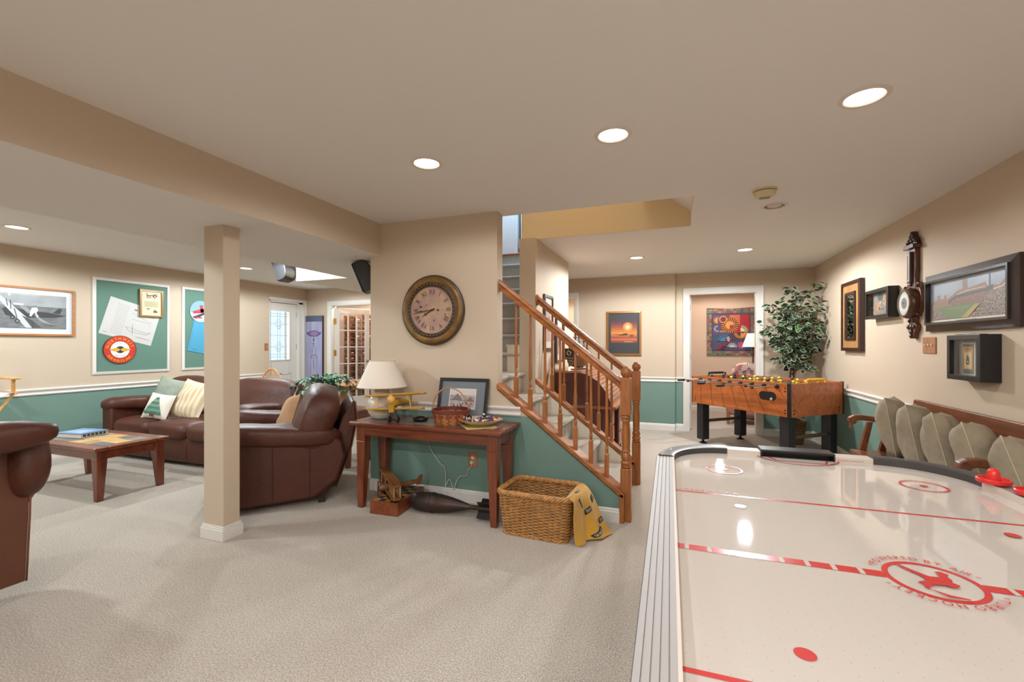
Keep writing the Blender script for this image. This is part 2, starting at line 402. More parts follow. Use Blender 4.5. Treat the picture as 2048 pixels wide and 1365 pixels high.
# door casings (trim) in walls that face -y
def casing(name, x0, x1, z1, y, w=.085, depth=.12, left=True):
    m = M()
    for (e, f, t) in ((0, .02, .012), (.02, w-.02, .018), (w-.02, w, .024)):
        m.box(x0-f, x0-e, y-t, y, 0, z1+e); m.box(x1+e, x1+f, y-t, y, 0, z1+e); m.box(x0-f, x1+f, y-t, y, z1+e, z1+f)
    m.box(x0, x0+.012, y-.001, y+depth+.002, 0, z1-.012); m.box(x1-.012, x1, y-.001, y+depth+.002, 0, z1-.012); m.box(x0, x1, y-.001, y+depth+.002, z1-.012, z1)
    return struct(name, m, TRIM)
casing('trim_20', BX0, BX1, BZ, YF2); casing('trim_21', HX0, HX1, HZ, YF1, .065); casing('trim_22', FX0, FX1, FZ, YB, .075)
# open bedroom door: leaf swung into the room against the jamb, brass hinges
d3 = M(); d3.box(BX0+.002, BX0+.04, YF2+.15, YF2+.95, .01, BZ-.02); dd = struct('door_3', d3, TRIM)
for z in (.35, 1.15, 1.92):
    m = M(); m.cyl((BX0+.012, YF2+.14, z-.045), (BX0+.012, YF2+.14, z+.045), .009, n=10); m.box(BX0, BX0+.004, YF2+.10, YF2+.14, z-.045, z+.045); m.obj('hinge', BRASS, dd, smooth=40)

# exterior door in the left wall, leaded glass
dm = M(); y0, y1 = DY0+.02, DY1-.10
gy0, gy1, gz0, gz1 = y0+.03, 6.56, 1.06, 1.97
xa, xb = XL-.11, XL-.07
for b in ((y0, gy0, .02, DZ-.03), (gy1, y1, .02, DZ-.03), (gy0, gy1, .02, gz0), (gy0, gy1, gz1, DZ-.03)): dm.box(xa, xb, *b)
door = struct('door_1', dm, TRIM, bevel=.004)
m = M()
for (a, b) in ((gy0+.02, 6.30), (6.36, gy1+.02)):
    m.box(xb, xb+.008, a, b, .78, .80); m.box(xb, xb+.008, a, b, .25, .27); m.box(xb, xb+.008, a, a+.02, .25, .80); m.box(xb, xb+.008, b-.02, b, .25, .80)
m.obj('panel_moulding', TRIM, door)
m = M()
for (a, b, c, d) in ((gy0-.02, gy0, gz0-.02, gz1+.02), (gy1, gy1+.02, gz0-.02, gz1+.02), (gy0, gy1, gz0-.02, gz0), (gy0, gy1, gz1, gz1+.02)): m.box(xb, xb+.012, a, b, c, d)
m.obj('glass_frame', TRIM, door)
m = M(); m.box(xb-.022, xb-.016, gy0, gy1, gz0, gz1); m.obj('glass_pane', glass('door_glass', (.93, .98, 1, 1), .06), door)
m = M(); xc = xb-.012; LEAD = mat('lead_came', '8d9aa5', .5, .4); gm = (gy0+gy1)/2
def came(pts, w=.004): m.tube([(xc, a, b) for a, b in pts], w, 4)
for a in (gy0+.05, gy1-.05, gm-.028, gm+.028): came([(a, gz0), (a, gz1)])
for b in (gz0+.05, gz0+.10, gz1-.05, gz1-.10, (gz0+gz1)/2): came([(gy0, b), (gy1, b)])
for b in (gz0+.24, gz1-.24):
    came([(gm, b-.10), (gm+.09, b), (gm, b+.10), (gm-.09, b), (gm, b-.10)]); came([(gm, b-.05), (gm+.045, b), (gm, b+.05), (gm-.045, b), (gm, b-.05)])
    came([(gy0, b), (gm-.09, b)]); came([(gm+.09, b), (gy1, b)])
m.obj('lead_came', LEAD, door)
m = M()
for z in (.5, 1.3, 1.92): m.cyl((xb+.006, y1+.006, z-.05), (xb+.006, y1+.006, z+.05), .008, n=8)
m.obj('hinge', STEEL, door, smooth=40)
m = M(); m.box(XL-.13, XL, y1+.005, DY1, 0, DZ); m.box(XL-.13, XL, DY0, DY0+.018, 0, DZ); m.box(XL-.13, XL, DY0, DY1, DZ-.028, DZ)
m.box(XL, XL+.02, DY1, YB-.005, 0, DZ+.06); m.box(XL, XL+.03, DY0-.02, YB-.01, DZ, DZ+.05); struct('trim_23', m, TRIM)

# french door leaf opened into the wine cellar: 15 lites
fd = M(); a = Vector((-6.262, 7.0)); e = Vector((-5.945, 7.645)); dr = (e-a).normalized(); ang = atan2(dr.y, dr.x); w = .72
root = bpy.data.objects.new('door_2', None); COL.objects.link(root); root.location = (a.x, a.y, 0); root.rotation_euler = (0, 0, ang); root['kind'] = 'structure'
m = M(); st = .095
for b in ((0, st, .01, 2.07), (w-st, w, .01, 2.07), (st, w-st, .01, .30), (st, w-st, 1.96, 2.07)): m.box(b[0], b[1], 0, .036, b[2], b[3])
m.obj('stile_and_rail', TRIM, root, bevel=.003)
m = M()
for i in range(1, 3): x = st+(w-2*st)*i/3; m.box(x-.011, x+.011, .004, .032, .30, 1.96)
for j in range(1, 5): z = .30+1.66*j/5; m.box(st, w-st, .006, .030, z-.011, z+.011)
m.obj('muntin', TRIM, root)
for i in range(3):
    for j in range(5):
        m = M(); x = st+(w-2*st)*i/3; z = .30+1.66*j/5; m.box(x+.012, x+(w-2*st)/3-.012, .016, .020, z+.012, z+.332-.012); m.obj('pane', glass(), root)
m = M(); m.lathe([(0, -.055), (.02, -.055), (.028, -.04), (.024, -.025), (.01, -.018), (.01, 0), (.026, 0), (.026, .004)], 14, (w-.05, 0, 1.0), 'y'); m.obj('knob', BRASS, root, smooth=50)
for z in (.45, 1.18, 1.80):
    m = M(); m.box(-.028, .026, -.006, 0, z-.055, z+.055); m.cyl((0, -.006, z-.058), (0, -.006, z+.058), .008, n=8); m.obj('hinge', BRASS, root)
# second leaf at the right, mostly behind the wall
root2 = bpy.data.objects.new('door_4', None); COL.objects.link(root2); root2.location = (-5.33, 7.04, 0); root2.rotation_euler = (0, 0, R(78)); root2['kind'] = 'structure'
m = M()
for b in ((0, st, .01, 2.07), (.46-st, .46, .01, 2.07), (st, .46-st, .01, .30), (st, .46-st, 1.96, 2.07)): m.box(b[0], b[1], 0, .036, b[2], b[3])
m.obj('stile_and_rail', TRIM, root2, bevel=.003)
m = M(); m.lathe([(0, .09), (.02, .09), (.028, .075), (.024, .06), (.01, .053), (.01, .036)], 14, (.41, 0, 1.0), 'y'); m.obj('knob', BRASS, root2, smooth=50)
# door at the top of the stairs
root5 = bpy.data.objects.new('door_5', None); COL.objects.link(root5); root5.location = (-2.16, 6.28, 2.65); root5.rotation_euler = (0, 0, R(12)); root5['kind'] = 'structure'
m = M(); m.box(0, .72, 0, .035, 0, 2.0); m.obj('slab', TRIM, root5)
m = M()
for (x0, x1) in ((.11, .33), (.41, .63)):
    for (z0, z1) in ((.15, .85), (1.0, 1.8)): m.prism([(x0, z0), (x1, z0), (x1, z1), (x0, z1)], 'y', -.008, 0); m.prism([(x0+.03, z0+.03), (x1-.03, z0+.03), (x1-.03, z1-.03), (x0+.03, z1-.03)], 'y', -.016, -.008)
m.obj('raised_panel', TRIM, root5, bevel=.004)
m = M(); m.box(-.03, -.002, -.01, .0, .12, .22); m.cyl((-.012, -.014, .115), (-.012, -.014, .225), .008, n=8); m.obj('hinge', STEEL, root5)
m = M(); m.box(-2.46, -2.20, 6.24, 6.36, 2.62, 4.8); m.box(-2.46, -2.24, 6.22, 6.24, 2.62, 4.8); struct('trim_24', m, TRIM)

# ------------------------------------------------------------ stairs
RI, TR, X1 = .21, .26, -.44
Y0s, Y1s = 3.54, 4.37
st_ = thing('staircase', 'carpeted stair flight rising left behind the oak balustrade to a landing', 'stairs', (0, 0, 0))
NO = .022
for k in range(1, 6):
    xr = X1-TR*(k-1); xe = xr-TR if k < 5 else -2.52; z = RI*k
    m = M(); m.prism([(xr+NO, z-.035), (xr+NO+.008, z-.018), (xr+NO, z-.004), (xr+NO-.02, z), (xe, z), (xe, z-.035)], 'y', Y0s, Y1s); m.obj('tread', STAIRCARPET, st_, smooth=50)
    m = M(); m.box(xr-.03, xr, Y0s, Y1s, z-RI, z-.03); m.obj('riser', STAIRCARPET, st_)
ru = .2; yb0 = 4.40; tr2 = .228; zl = RI*5
st_ = thing('staircase', 'upper carpeted stair flight climbing away to the white door', 'stairs', (0, 0, 0))
for k in range(1, 9):
    yr = yb0+tr2*(k-1); z = zl+ru*k
    m = M(); m.prism([(yr-NO, z-.035), (yr-NO-.008, z-.018), (yr-NO, z-.004), (yr-NO+.02, z), (yr+tr2+.1, z), (yr+tr2+.1, z-.035)], 'x', -2.52, -1.523)
    m.obj('tread', STAIRCARPET if k < 8 else OAKX, st_, smooth=50)
    m = M(); m.box(-2.52, -1.523, yr, yr+.03, z-ru, z-.03); m.obj('riser', STAIRCARPET, st_)
SK = mat('cream_skirt_paint', 'ddd3bf', .5)
m = M(); m.box(-1.66, -1.523, 4.385, 4.40, zl, zl+.27); m.box(-1.67, -1.523, 4.375, 4.40, zl+.27, zl+.285); m.box(-1.523, -1.36, 4.43, 4.45, .95, 1.17); m.box(-1.523, -1.345, 4.42, 4.45, 1.17, 1.185)
m.obj('skirt_block', SK, st_)
# knee wall under the near stringer (green, as the wall) and the far one (cream)
def capz(x): return .247+(x+.394)*(1.015-.247)/(-1.378+.394)
m = M(); m.cur = 1; xs = (-1.38, -.385)
zq = RAIL; xq = -.394+(zq+.055-.247)*(-1.378+.394)/(1.015-.247)
m.prism([(-1.38, 0), (-.385, 0), (-.385, capz(-.385)-.055), (xq, RAIL), (-1.38, RAIL)], 'y', YC, YC+.12)
m.cur = 0; m.prism([(-1.38, RAIL), (xq, RAIL), (-1.38, capz(-1.38)-.055)], 'y', YC, YC+.12)
struct('wall_knee', m, WM)
m = M(); m.prism([(-1.347, 0), (-.385, 0), (-.385, capz(-.385)-.055), (-1.347, capz(-1.347)-.055)], 'y', 4.38, 4.47); struct('wall_knee_far', m, SK)
def balustrade(label, yc, yw0, yw1, bals, newel_top, rail_end, cap_end):
    T = thing('balustrade', label, 'banister', (0, 0, 0))
    z = lambda x: capz(x)
    m = M(); x0, x1 = cap_end, -.36
    m.prism([(x0, z(x0)), (x1, z(x1)), (x1, z(x1)-.045), (x0, z(x0)-.045)], 'y', yw0-.015, yw1+.015)
    m.obj('stringer_cap', OAKX, T, bevel=.005)
    m = M(); m.box(-.392, -.356, yw0-.015, yw1+.015, 0, z(-.392)-.03); m.obj('end_board', OAK, T, bevel=.003)
    # handrail
    rz = lambda x: 1.852+(x+1.342)*(1.079-1.852)/(-.383+1.342)
    m = M(); a, b = rail_end, -.385
    prof = [(-.028, -.085), (.028, -.085), (.030, -.062), (.022, -.05), (.033, -.03), (.030, -.008), (.016, 0), (-.016, 0), (-.030, -.008), (-.033, -.03), (-.022, -.05), (-.030, -.062)]
    n = len(prof); vs = [(x, yc+p, rz(x)+q) for x in (a, b) for p, q in prof]
    m.add(vs, [tuple(range(n))[::-1], tuple(range(n, 2*n))]+[(i, (i+1) % n, n+(i+1) % n, n+i) for i in range(n)]); m.obj('handrail', OAKX, T, smooth=35)
    # balusters: square block, rings, tapering round upper part
    for x in bals:
        zb = z(x)-.008; zt = rz(x)-.07; hb = .17
        m = M(); m.taper((x, yc, zb-.012), (.032, .032), (x, yc, zb+hb), (.032, .032)); m.taper((x, yc, zb+hb), (.032, .032), (x, yc, zb+hb+.014), (.020, .020)); b_ = m.obj('baluster', OAK, T)
        m = M(); q = zb+hb+.012; m.lathe([(.009, q), (.0125, q+.012), (.0125, q+.045), (.009, q+.050), (.013, q+.056), (.009, q+.062), (.0125, q+.07), (.0135, q+.12), (.0125, q+.2), (.0085, zt)], 10, (x, yc, 0)); m.obj('turning', OAK, b_, smooth=50)
    # newel post
    nx, ht = -.349, newel_top; sq = .078
    T2 = thing('newel_post', 'turned oak newel post at the foot of '+('the near balustrade' if yc < 4 else 'the far balustrade'), 'post', (nx, yc, 0))
    m = M(); m.box(-sq/2, sq/2, -sq/2, sq/2, 0, .40); m.obj('base_block', OAK, T2, bevel=.004)
    m = M(); m.box(-sq/2, sq/2, -sq/2, sq/2, .80, 1.085); m.obj('upper_block', OAK, T2, bevel=.008)
    m = M(); m.lathe([(.030, .40), (.039, .408), (.039, .418), (.031, .424), (.040, .434), (.040, .446), (.031, .455), (.037, .47), (.036, .49), (.027, .515), (.031, .520), (.034, .528), (.030, .536), (.031, .56), (.033, .65), (.029, .72), (.027, .745), (.034, .755), (.034, .765), (.029, .770), (.036, .778), (.036, .788), (.030, .80)], 20); m.obj('shaft', OAK, T2, smooth=45)
    m = M(); m.lathe([(.026, 1.085), (.028, 1.092), (.038, 1.105), (.041, 1.125), (.036, 1.145), (.026, 1.155), (.022, 1.163), (.012, 1.171), (0, 1.172)], 20); m.obj('finial', OAK, T2, smooth=45)
    return T
balustrade('near oak stair railing with seven turned balusters above the green wall', 3.47, YC, YC+.12, [-1.235, -1.112, -.987, -.861, -.738, -.615, -.493], 1.17, -1.38, -1.38)
b2 = balustrade('far oak stair railing ending in a round rosette on the wall', 4.425, 4.38, 4.47, [-1.183, -1.06, -.942, -.825, -.709, -.583], 1.17, -1.335, -1.347)
m = M(); m.lathe([(0, 0), (.055, 0), (.058, .012), (.045, .025), (0, .027)], 20); m.xf(Matrix.Translation((-1.347, 4.425, 1.80)) @ Euler((0, R(90), 0)).to_matrix().to_4x4()); m.obj('rosette', OAK, b2, smooth=40)
# ------------------------------------------------------------ leather seating
def leather_seat(name, label, cat, Wd, n, loc, rz, seed=0, back=LEATHER, lean=1, dz=0, inset=0, by=0):
    T = thing(name, label, cat, loc, rz); a = Wd/2-inset; aw = .24
    cu = lambda c, r, e1, e2, s, amt=.012, rot=None, nu=18, nv=30: None
    # base with front panel and rear kick
    m = M(); m.prism([(-.42, .05), (.40, .07), (.50, .20), (.50, .42), (-.42, .32)], 'x', -a+.10, a-.10); m.obj('base', LEATHER, T, smooth=40, bevel=.02)
    for k in range(n):
        w = (Wd-2*aw-.02)/n; x = -a+aw+.01+w*(k+.5)
        m = M(); m.ell((x, -.10, .375), (w/2+.008, .385, .115), .6, .30, 14, 30, wob(.010, 7, seed+k)); m.obj('seat_cushion', LEATHER, T, smooth=180)
        m = M(); m.prism([(-.42, .045), (-.40, .045), (-.40, .31), (-.42, .31), (-.435, .27), (-.432, .12)], 'x', x-w/2, x+w/2); m.obj('front_panel', LEATHER, T, smooth=40, bevel=.012)
    for s_ in (-1, 1):
        m = M(); x0, x1 = sorted((s_*(a-.02), s_*(a-aw+.05)))
        m.prism([(-.44, .04), (.30, .07), (.48, .20), (.55, .40), (.52, .52), (.40, .60), (-.44, .60)], 'x', x0, x1); ap = m.obj('arm_panel', LEATHER, T, smooth=35, bevel=.025, seg=3)
        xo = s_*(a-.0185)
        for ys in (-.28, .0, .27): m = M(); m.tube([(xo, ys, .09), (xo+s_*.002, ys, .32), (xo, ys, .55)], .0032, 5); m.obj('stitched_seam', mat('seam_dark_leather', '3a1a12', .6), ap)
        m = M()
        def f(p, s_=s_):
            k = mnoise.noise(Vector((p.x*9+seed, p.y*9, p.z*9+s_)))*.012
            return Vector((p.x*(1+.3*max(0, -p.y)), p.y, p.z-(p.y+.1)*.09+max(0, (-p.y-.40))*-.25)) + Vector((k, 0, k))
        m.ell((s_*(a-aw/2+.01), .02, .605), (aw/2+.025, .50, .085), .6, .75, 16, 30, f); m.obj('armrest', LEATHER, T, smooth=180)
    nb = max(1, n if n != 3 else 2); bw = (Wd+.02)/nb; a = Wd/2-inset
    mx = Matrix.Translation((0, .30+.07*(lean-1)+by*1.15, .66+dz)) @ Euler((R(-20), 0, 0)).to_matrix().to_4x4()
    for k in range(nb):
        x = -Wd/2-.01+bw*(k+.5); m = M()
        def g(p, x=x):
            k2 = mnoise.noise(Vector((p.x*5+x, p.y*5, p.z*6+seed)))*.022
            pin = .035*max(0, 1-abs(p.z-.06)/.03)*max(0, min(1, (bw/2-abs(p.x))/.25))*(1 if p.y < 0 else 0)
            crease = .018*sin(p.x*46+seed+p.z*9)*max(0, 1-(bw/2-abs(p.x))/.14)*(1 if p.z > -.1 else .3)
            return Vector((p.x, p.y+pin, p.z)) + Vector((0, k2+crease, k2+crease*.6))
        m.ell((0, 0, 0), (bw/2, .165, .315), .62, .50, 24, 44, g); m.xf(mx @ Matrix.Translation((x, 0, 0))); m.obj('back_cushion', LEATHER, T, smooth=180)
    if inset:                                                      # the pillow top rolls over the back panel and hangs down at its ends
        m = M(); yb = .56+by
        def rf(p): k = mnoise.noise(Vector((p.x*6, p.y*9, p.z*9+seed)))*.016+.010*sin(p.x*60+p.z*20)*max(0, abs(p.x)/.62-.72)*3; return p+Vector((0, k, k))
        m.ell((0, yb, .885), (Wd/2-.05, .125, .082), .7, .45, 20, 46, rf)
        for s_ in (-1, 1): m.ell((s_*(Wd/2-.125), yb-.09, .745), (.08, .13, .19), .85, .7, 16, 26, rf)
        m.obj('pillow_top', LEATHER, T, smooth=180)
    m = M(); b = Wd/2-.12
    ln = lambda q: [((.475+(u-.475)*lean if u > .475 else u)+by, v+dz*.8) for u, v in q]; m.prism(ln([(.36, .10), (.475, .12), (.60, .46), (.64, .70), (.63, .84), (.60, .845), (.52, .70), (.40, .30)]), 'x', -b, b); m.obj('back_panel', back, T, smooth=35, bevel=.015)
    for s_ in (-1, 1): m = M(); m.tube([(s_*(b+.004), u, v) for u, v in ln([(.475, .12), (.60, .46), (.645, .70), (.63, .845)])], .005, 6); m.obj('piping', LEATHER_LT, T, smooth=180)
    for x in (-a+.14, a-.14):
        for y in (-.34, .36): m = M(); m.taper((x, y, 0), (.05, .05), (x, y, .10), (.07, .07)); m.obj('foot', mat('dark_foot', '33231a', .5), T)
    return T
leather_seat('leather_sofa', 'long brown leather sofa behind the coffee table along the room', 'sofa', 2.36, 3, (-5.30, 3.76, 0), 0, 1, dz=-.045)
leather_seat('leather_recliner', 'brown leather recliner with a tan pillow seen side-on beside the post', 'armchair', 1.05, 1, (-3.348, 3.036, 0), R(-47), 5)
fc = leather_seat('leather_armchair', 'brown leather armchair seen from behind at the left edge', 'armchair', 1.16, 1, (-3.715, .825, 0), R(-90), 9, mat('saddle_leather_panel', '613825', .42, noise=(4, .15), bump=(90, .15, .004)), lean=.25, inset=.19, by=.11)

def pil(name, label, w, h, t, mt, loc, rot, seed, wr=.012, group=None, corner=.08):
    o = pillow(w, h, t, 16, wr, seed, corner).obj(name, mt, None, smooth=180, loc=loc, rot=rot); return tag(o, label, 'pillow', group)
SAGE = mat('sage_cushion_cloth', '92998a', .85, noise=(30, .12), bump=(300, .2, .003))
pil('throw_pillow', 'grey green throw pillow leaning at the left arm of the sofa', .46, .46, .16, SAGE, (-6.00, 3.80, .69), (R(-24), R(10), R(18)), 3, .025)
STRIPE = mat('cream_striped_cloth', 'd8c4a0', .85, bump=(300, .2, .003))
nt = STRIPE.node_tree; tc = nt.nodes.new('ShaderNodeTexCoord'); wv = nt.nodes.new('ShaderNodeTexWave'); wv.inputs['Scale'].default_value = 5; wv.inputs['Distortion'].default_value = .4
rp = nt.nodes.new('ShaderNodeValToRGB'); rp.color_ramp.elements[0].color = lin('cdb68f'); rp.color_ramp.elements[1].color = lin('dfcfb4'); rp.color_ramp.elements[0].position = .3; rp.color_ramp.elements[1].position = .6
nt.links.new(tc.outputs['Object'], wv.inputs['Vector']); nt.links.new(wv.outputs['Color'], rp.inputs[0]); nt.links.new(rp.outputs[0], nt.nodes['Principled BSDF'].inputs['Base Color'])
pil('throw_pillow', 'cream striped throw pillow beside the tree cushion on the sofa', .47, .47, .16, STRIPE, (-5.42, 3.68, .68), (R(-26), R(8), R(4)), 8, .02)
tp = pil('throw_pillow', 'small white throw pillow embroidered with a green fir tree', .34, .31, .13, mat('white_linen', 'd9d2c4', .85, bump=(300, .2, .003)), (-5.70, 3.49, .61), (R(-24), R(6), R(12)), 12, .006)
def pbulge(u, v, w=.34, h=.31, t=.13):
    s_, t_ = 2*u/w, 2*v/h; return -(t/2*max(0, (1-s_**4)*(1-t_**4))**.5*(.55+.45*max(0, (1-s_*s_)*(1-t_*t_))**.5))-.0075
m = M(); GT = ink('3c6b58'); GT2 = ink('6f9481'); PB = ink('6b3f2a'); random.seed(3)
for j in range(7):
    z = -.085+j*.027; hw = .115*(1-j/7.6)
    m.cur = j % 2
    for i in range(11):
        x0 = -hw+2*hw*i/11; x1 = x0+2*hw/11*.9; dz = -.012-.010*random.random()+abs(x0)*-.06
        pts = [(x0, z+dz), (x1, z+dz-.004*random.random()), (x1*.9, z+.016), (x0*.9, z+.016)]
        m.add([(u, pbulge(u, v), v) for u, v in pts], [(0, 1, 2, 3)])
m.cur = 2; m.add([(u, pbulge(u, v), v) for u, v in [(-.022, -.13), (.022, -.13), (.03, -.105), (-.03, -.105)]], [(0, 1, 2, 3)])
m.obj('embroidered_tree', [GT, GT2, PB], tp)
m = M(); random.seed(4)
for i in range(22): z = -.145+.29*i/21; m.ell((.165, 0, z), (.008, .009, .007), 1, 1, 4, 6)
m.obj('tassel_fringe', PB, tp)
TAN = mat('tan_suede_cloth', 'b48d68', .85, noise=(14, .12), bump=(200, .15, .003))
tn = pil('throw_pillow', 'tan suede throw pillow resting against the back of the recliner', .46, .46, .19, TAN, (-3.30, 3.12, .66), (R(-16), R(-6), R(-38)), 21, .02)
m = M(); m.box(-.025, .025, -.002, .002, 0, .05); m.xf(Matrix.Translation((-.21, 0, .20)) @ Euler((0, R(-35), 0)).to_matrix().to_4x4()); m.obj('care_tag', mat('tag_cloth', 'b9bec4', .6), tn)

# ------------------------------------------------------------ coffee table, book
ct = thing('coffee_table', 'low square dark wood coffee table with a slate inlaid top', 'table', (-5.155, 2.585, 0)); lx, ly = .605, .295
m = M(); fw = .105
for b in ((-lx, lx, -ly, -ly+fw), (-lx, lx, ly-fw, ly), (-lx, -lx+fw, -ly+fw, ly-fw), (lx-fw, lx, -ly+fw, ly-fw)): m.box(*b, .43, .46)
m.obj('table_top', CHERRY, ct, bevel=.008)
random.seed(11); SL = [mat('slate_'+c, c, .35, noise=(12, .2)) for c in ('b98f5c', '5f6468', 'a98a66', 'c9a266', '6f6a60', '8c8478')]
nx, ny = 6, 3; ix, iy = lx-fw, ly-fw
def gp(i, j):
    random.seed(i*31+j*7+5); jx = 0 if i in (0, nx) else random.uniform(-.04, .04); jy = 0 if j in (0, ny) else random.uniform(-.025, .025)
    return (-ix+2*ix*i/nx+jx, -iy+2*iy*j/ny+jy)
for i in range(nx):
    for j in range(ny):
        q = [gp(i, j), gp(i+1, j), gp(i+1, j+1), gp(i, j+1)]; cx = sum(p[0] for p in q)/4; cy = sum(p[1] for p in q)/4
        q = [(cx+(p[0]-cx)*.96, cy+(p[1]-cy)*.96) for p in q]
        m = M(); m.prism(q, 'z', .43, .4585); m.obj('slate_tile', SL[(i*5+j*3+i*j) % 6], ct)
m = M(); m.box(-ix, ix, -iy, iy, .425, .452); m.obj('grout', mat('grout', '9a8a72', .8), ct)
m = M(); e = .035
for b in ((-lx+e, lx-e, -ly+e, -ly+e+.022), (-lx+e, lx-e, ly-e-.022, ly-e), (-lx+e, -lx+e+.022, -ly+e, ly-e), (lx-e-.022, lx-e, -ly+e, ly-e)): m.box(*b, .355, .43)
m.obj('apron', CHERRY, ct)
for sx in (-1, 1):
    for sy in (-1, 1):
        m = M(); m.taper((sx*(lx-.055), sy*(ly-.055), 0), (.048, .048), (sx*(lx-.067), sy*(ly-.067), .34), (.078, .078)); m.taper((sx*(lx-.067), sy*(ly-.067), .34), (.078, .078), (sx*(lx-.067), sy*(ly-.067), .43), (.078, .078)); m.obj('leg', CHERRYZ, ct, bevel=.004)
bk = thing('book', 'large blue picture book lying on the coffee table', 'book', (-5.36, 2.60, .46), R(8))
m = M(); m.box(-.16, .16, -.12, .12, 0, .004); m.box(-.16, .16, -.12, .12, .040, .044); m.box(-.164, -.156, -.12, .12, 0, .044); m.obj('cover', mat('blue_cover', '5b86b8', .3), bk)
m = M(); m.box(-.155, .152, -.113, .113, .004, .040); m.obj('pages', mat('page_edges', 'd9cdb8', .8), bk)
m = M(); m.box(-.12, .10, -.08, .05, .044, .0445); m.obj('cover_picture', mat('cover_print', '9dbfd8', .3, noise=(12, .35)), bk)
m = M(); random.seed(2)
for i in range(6): m.box(.1605, .162, -.10+i*.034, -.078+i*.034, .012, .034)
m.obj('spine_blocks', ink('27303c'), bk)

# director's chair at the far left
dc = thing('directors_chair', 'folding wooden chair with white canvas seat at the left edge', 'chair', (-6.56, 2.25, 0), 0); PALE = wood('pale_pine', 'd8a868', 'b98748', 'x', 12, .4)
m = M(); m.box(-.26, .28, -.30, -.22, .98, 1.003); m.obj('armrest', PALE, dc, bevel=.006)
m = M(); m.box(-.26, .28, .22, .30, .98, 1.003); m.obj('armrest', PALE, dc, bevel=.006)
for y in (-.28, .26):
    for x in (.20, -.20): m = M(); m.box(x-.015, x+.015, y, y+.022, .855, .98); m.obj('arm_post', PALE, dc)
    m = M(); m.box(-.26, .26, y, y+.022, .825, .855); m.obj('seat_rail', PALE, dc)
m = M()
for s_ in (-1, 1):
    for x in (-.2, .2): m.tube([(x, -.27*s_, .015), (x, .27*s_, .83)], .014, 6)
    m.tube([(-.24, .27*s_, .015), (.24, .27*s_, .015)], .015, 6)
m.obj('crossed_legs', PALE, dc)
CANV = mat('white_canvas', 'e2ddd2', .85)
m = M(); m.grid(lambda a, b: (-.24+.48*a, -.26+.52*b, .85-.05*sin(pi*b)), 4, 12); m.obj('seat_canvas', CANV, dc, smooth=180)
for y in (-.28, .26): m = M(); m.box(-.25, -.225, y, y+.022, .98, 1.35); m.obj('back_post', PALE, dc)
m = M(); m.grid(lambda a, b: (-.26-.03*sin(pi*b), -.28+.56*b, .19+1.0+.16*a), 2, 10); m.obj('back_canvas', CANV, dc, smooth=180)

# ------------------------------------------------------------ left wall: framed photo, pin boards and what hangs on them
LW = lambda y, z, d=0: (XL+d, y, z)
fr = thing('framed_photograph', 'wide framed black and white photograph of a biplane with a man on the wing', 'picture', LW(2.742, 1.715, .001), R(90)); fw_, fh_ = 1.04, .552
frame_mesh(fw_, fh_, .022, -.03, 0).obj('frame', wood('honey_frame', 'b57a45', '9a5f30', 'x', 12), fr)
def zp(x, y): return (2.632+(x/640)*.554-2.742, 1.927-(y-520)/(868-520)*.398-1.715)
P = Print(-.012); a, b = fw_/2-.02, fh_/2-.02
P.poly('d7dde2', rect(-a, a, -b, b)); P.poly(mat('sky_grey', 'a9adb0', .3, noise=(6, .25)), rect(-a+.055, a-.055, -b+.06, b-.06)); P.poly(mat('field_grey', '7d8183', .3, noise=(9, .35), stretch=(1, 1, 3)), rect(-a+.055, a-.055, -b+.06, .06))
Z = lambda *p: [zp(*q) for q in p]
P.poly('3b3c3e', Z((10,690),(60,665),(200,690),(330,700),(500,715),(630,740),(520,760),(330,765),(150,775),(40,750)), Z((500,710),(560,660),(598,665),(575,720)))
P.poly('c9cbcc', Z((-60,560),(0,565),(360,868),(230,868)), ); P.poly('4a4b4d', Z((190,745),(300,800),(385,868),(290,868)), Z((360,770),(380,760),(515,845),(480,850)))
P.poly('9b9d9f', Z((160,650),(230,660),(300,720),(250,725)), Z((300,730),(380,770),(510,842),(370,800)))
P.poly('2c2d2f', disc(.022, 14, *zp(150, 805)), disc(.019, 14, *zp(105, 770))); P.poly('8b8d8f', disc(.012, 12, *zp(150, 805)), disc(.010, 12, *zp(105, 770)))
P.line('2f3032', Z((45,590),(60,660)), .006); P.line('2f3032', Z((85,600),(90,690)), .006); P.line('2f3032', Z((120,680),(150,790)), .006); P.line('2f3032', Z((285,790),(300,868)), .006)
P.poly('e6e6e4', Z((272,700),(285,668),(335,660),(348,690),(330,720),(355,755),(340,760),(310,715),(280,755),(262,750)), Z((110,630),(205,632),(205,648),(115,645)))
P.poly('6f6a66', disc(.010, 10, *zp(322, 655)))
P.poly('dcdcda', Z((60,560),(72,530),(90,560)))
P.obj('photograph', fr)
m = M(); m.box(-a, a, -.0225, -.021, -b, b); m.obj('glass', glass('picture_glass', (1, 1, 1, 1), .05), fr)
BOARDG = mat('green_felt', '5f7f70', .9, bump=(300, .15, .002))
def board(name, label, y0, y1, z0, z1):
    T = thing(name, label, 'pin board', LW((y0+y1)/2, (z0+z1)/2, .001), R(90)); w, h = y1-y0, z1-z0
    frame_mesh(w, h, .035, -.022, 0, .008).obj('trim_frame', TRIM, T, bevel=.003)
    m = M(); m.box(-w/2+.03, w/2-.03, -.010, 0, -h/2+.03, h/2-.03); m.obj('felt', BOARDG, T); return T
board('pin_board', 'green pin board with white trim holding the red airline sign', 3.446, 4.355, .955, 2.198)
board('pin_board', 'green pin board with white trim half hidden behind the post', 4.529, 5.42, .955, 2.205)
dw = thing('plan_drawing', 'white paper with pencil plans pinned askew on the green board', 'drawing', LW(3.873, 1.645, .0125), rot=(R(0), R(0), R(90)))
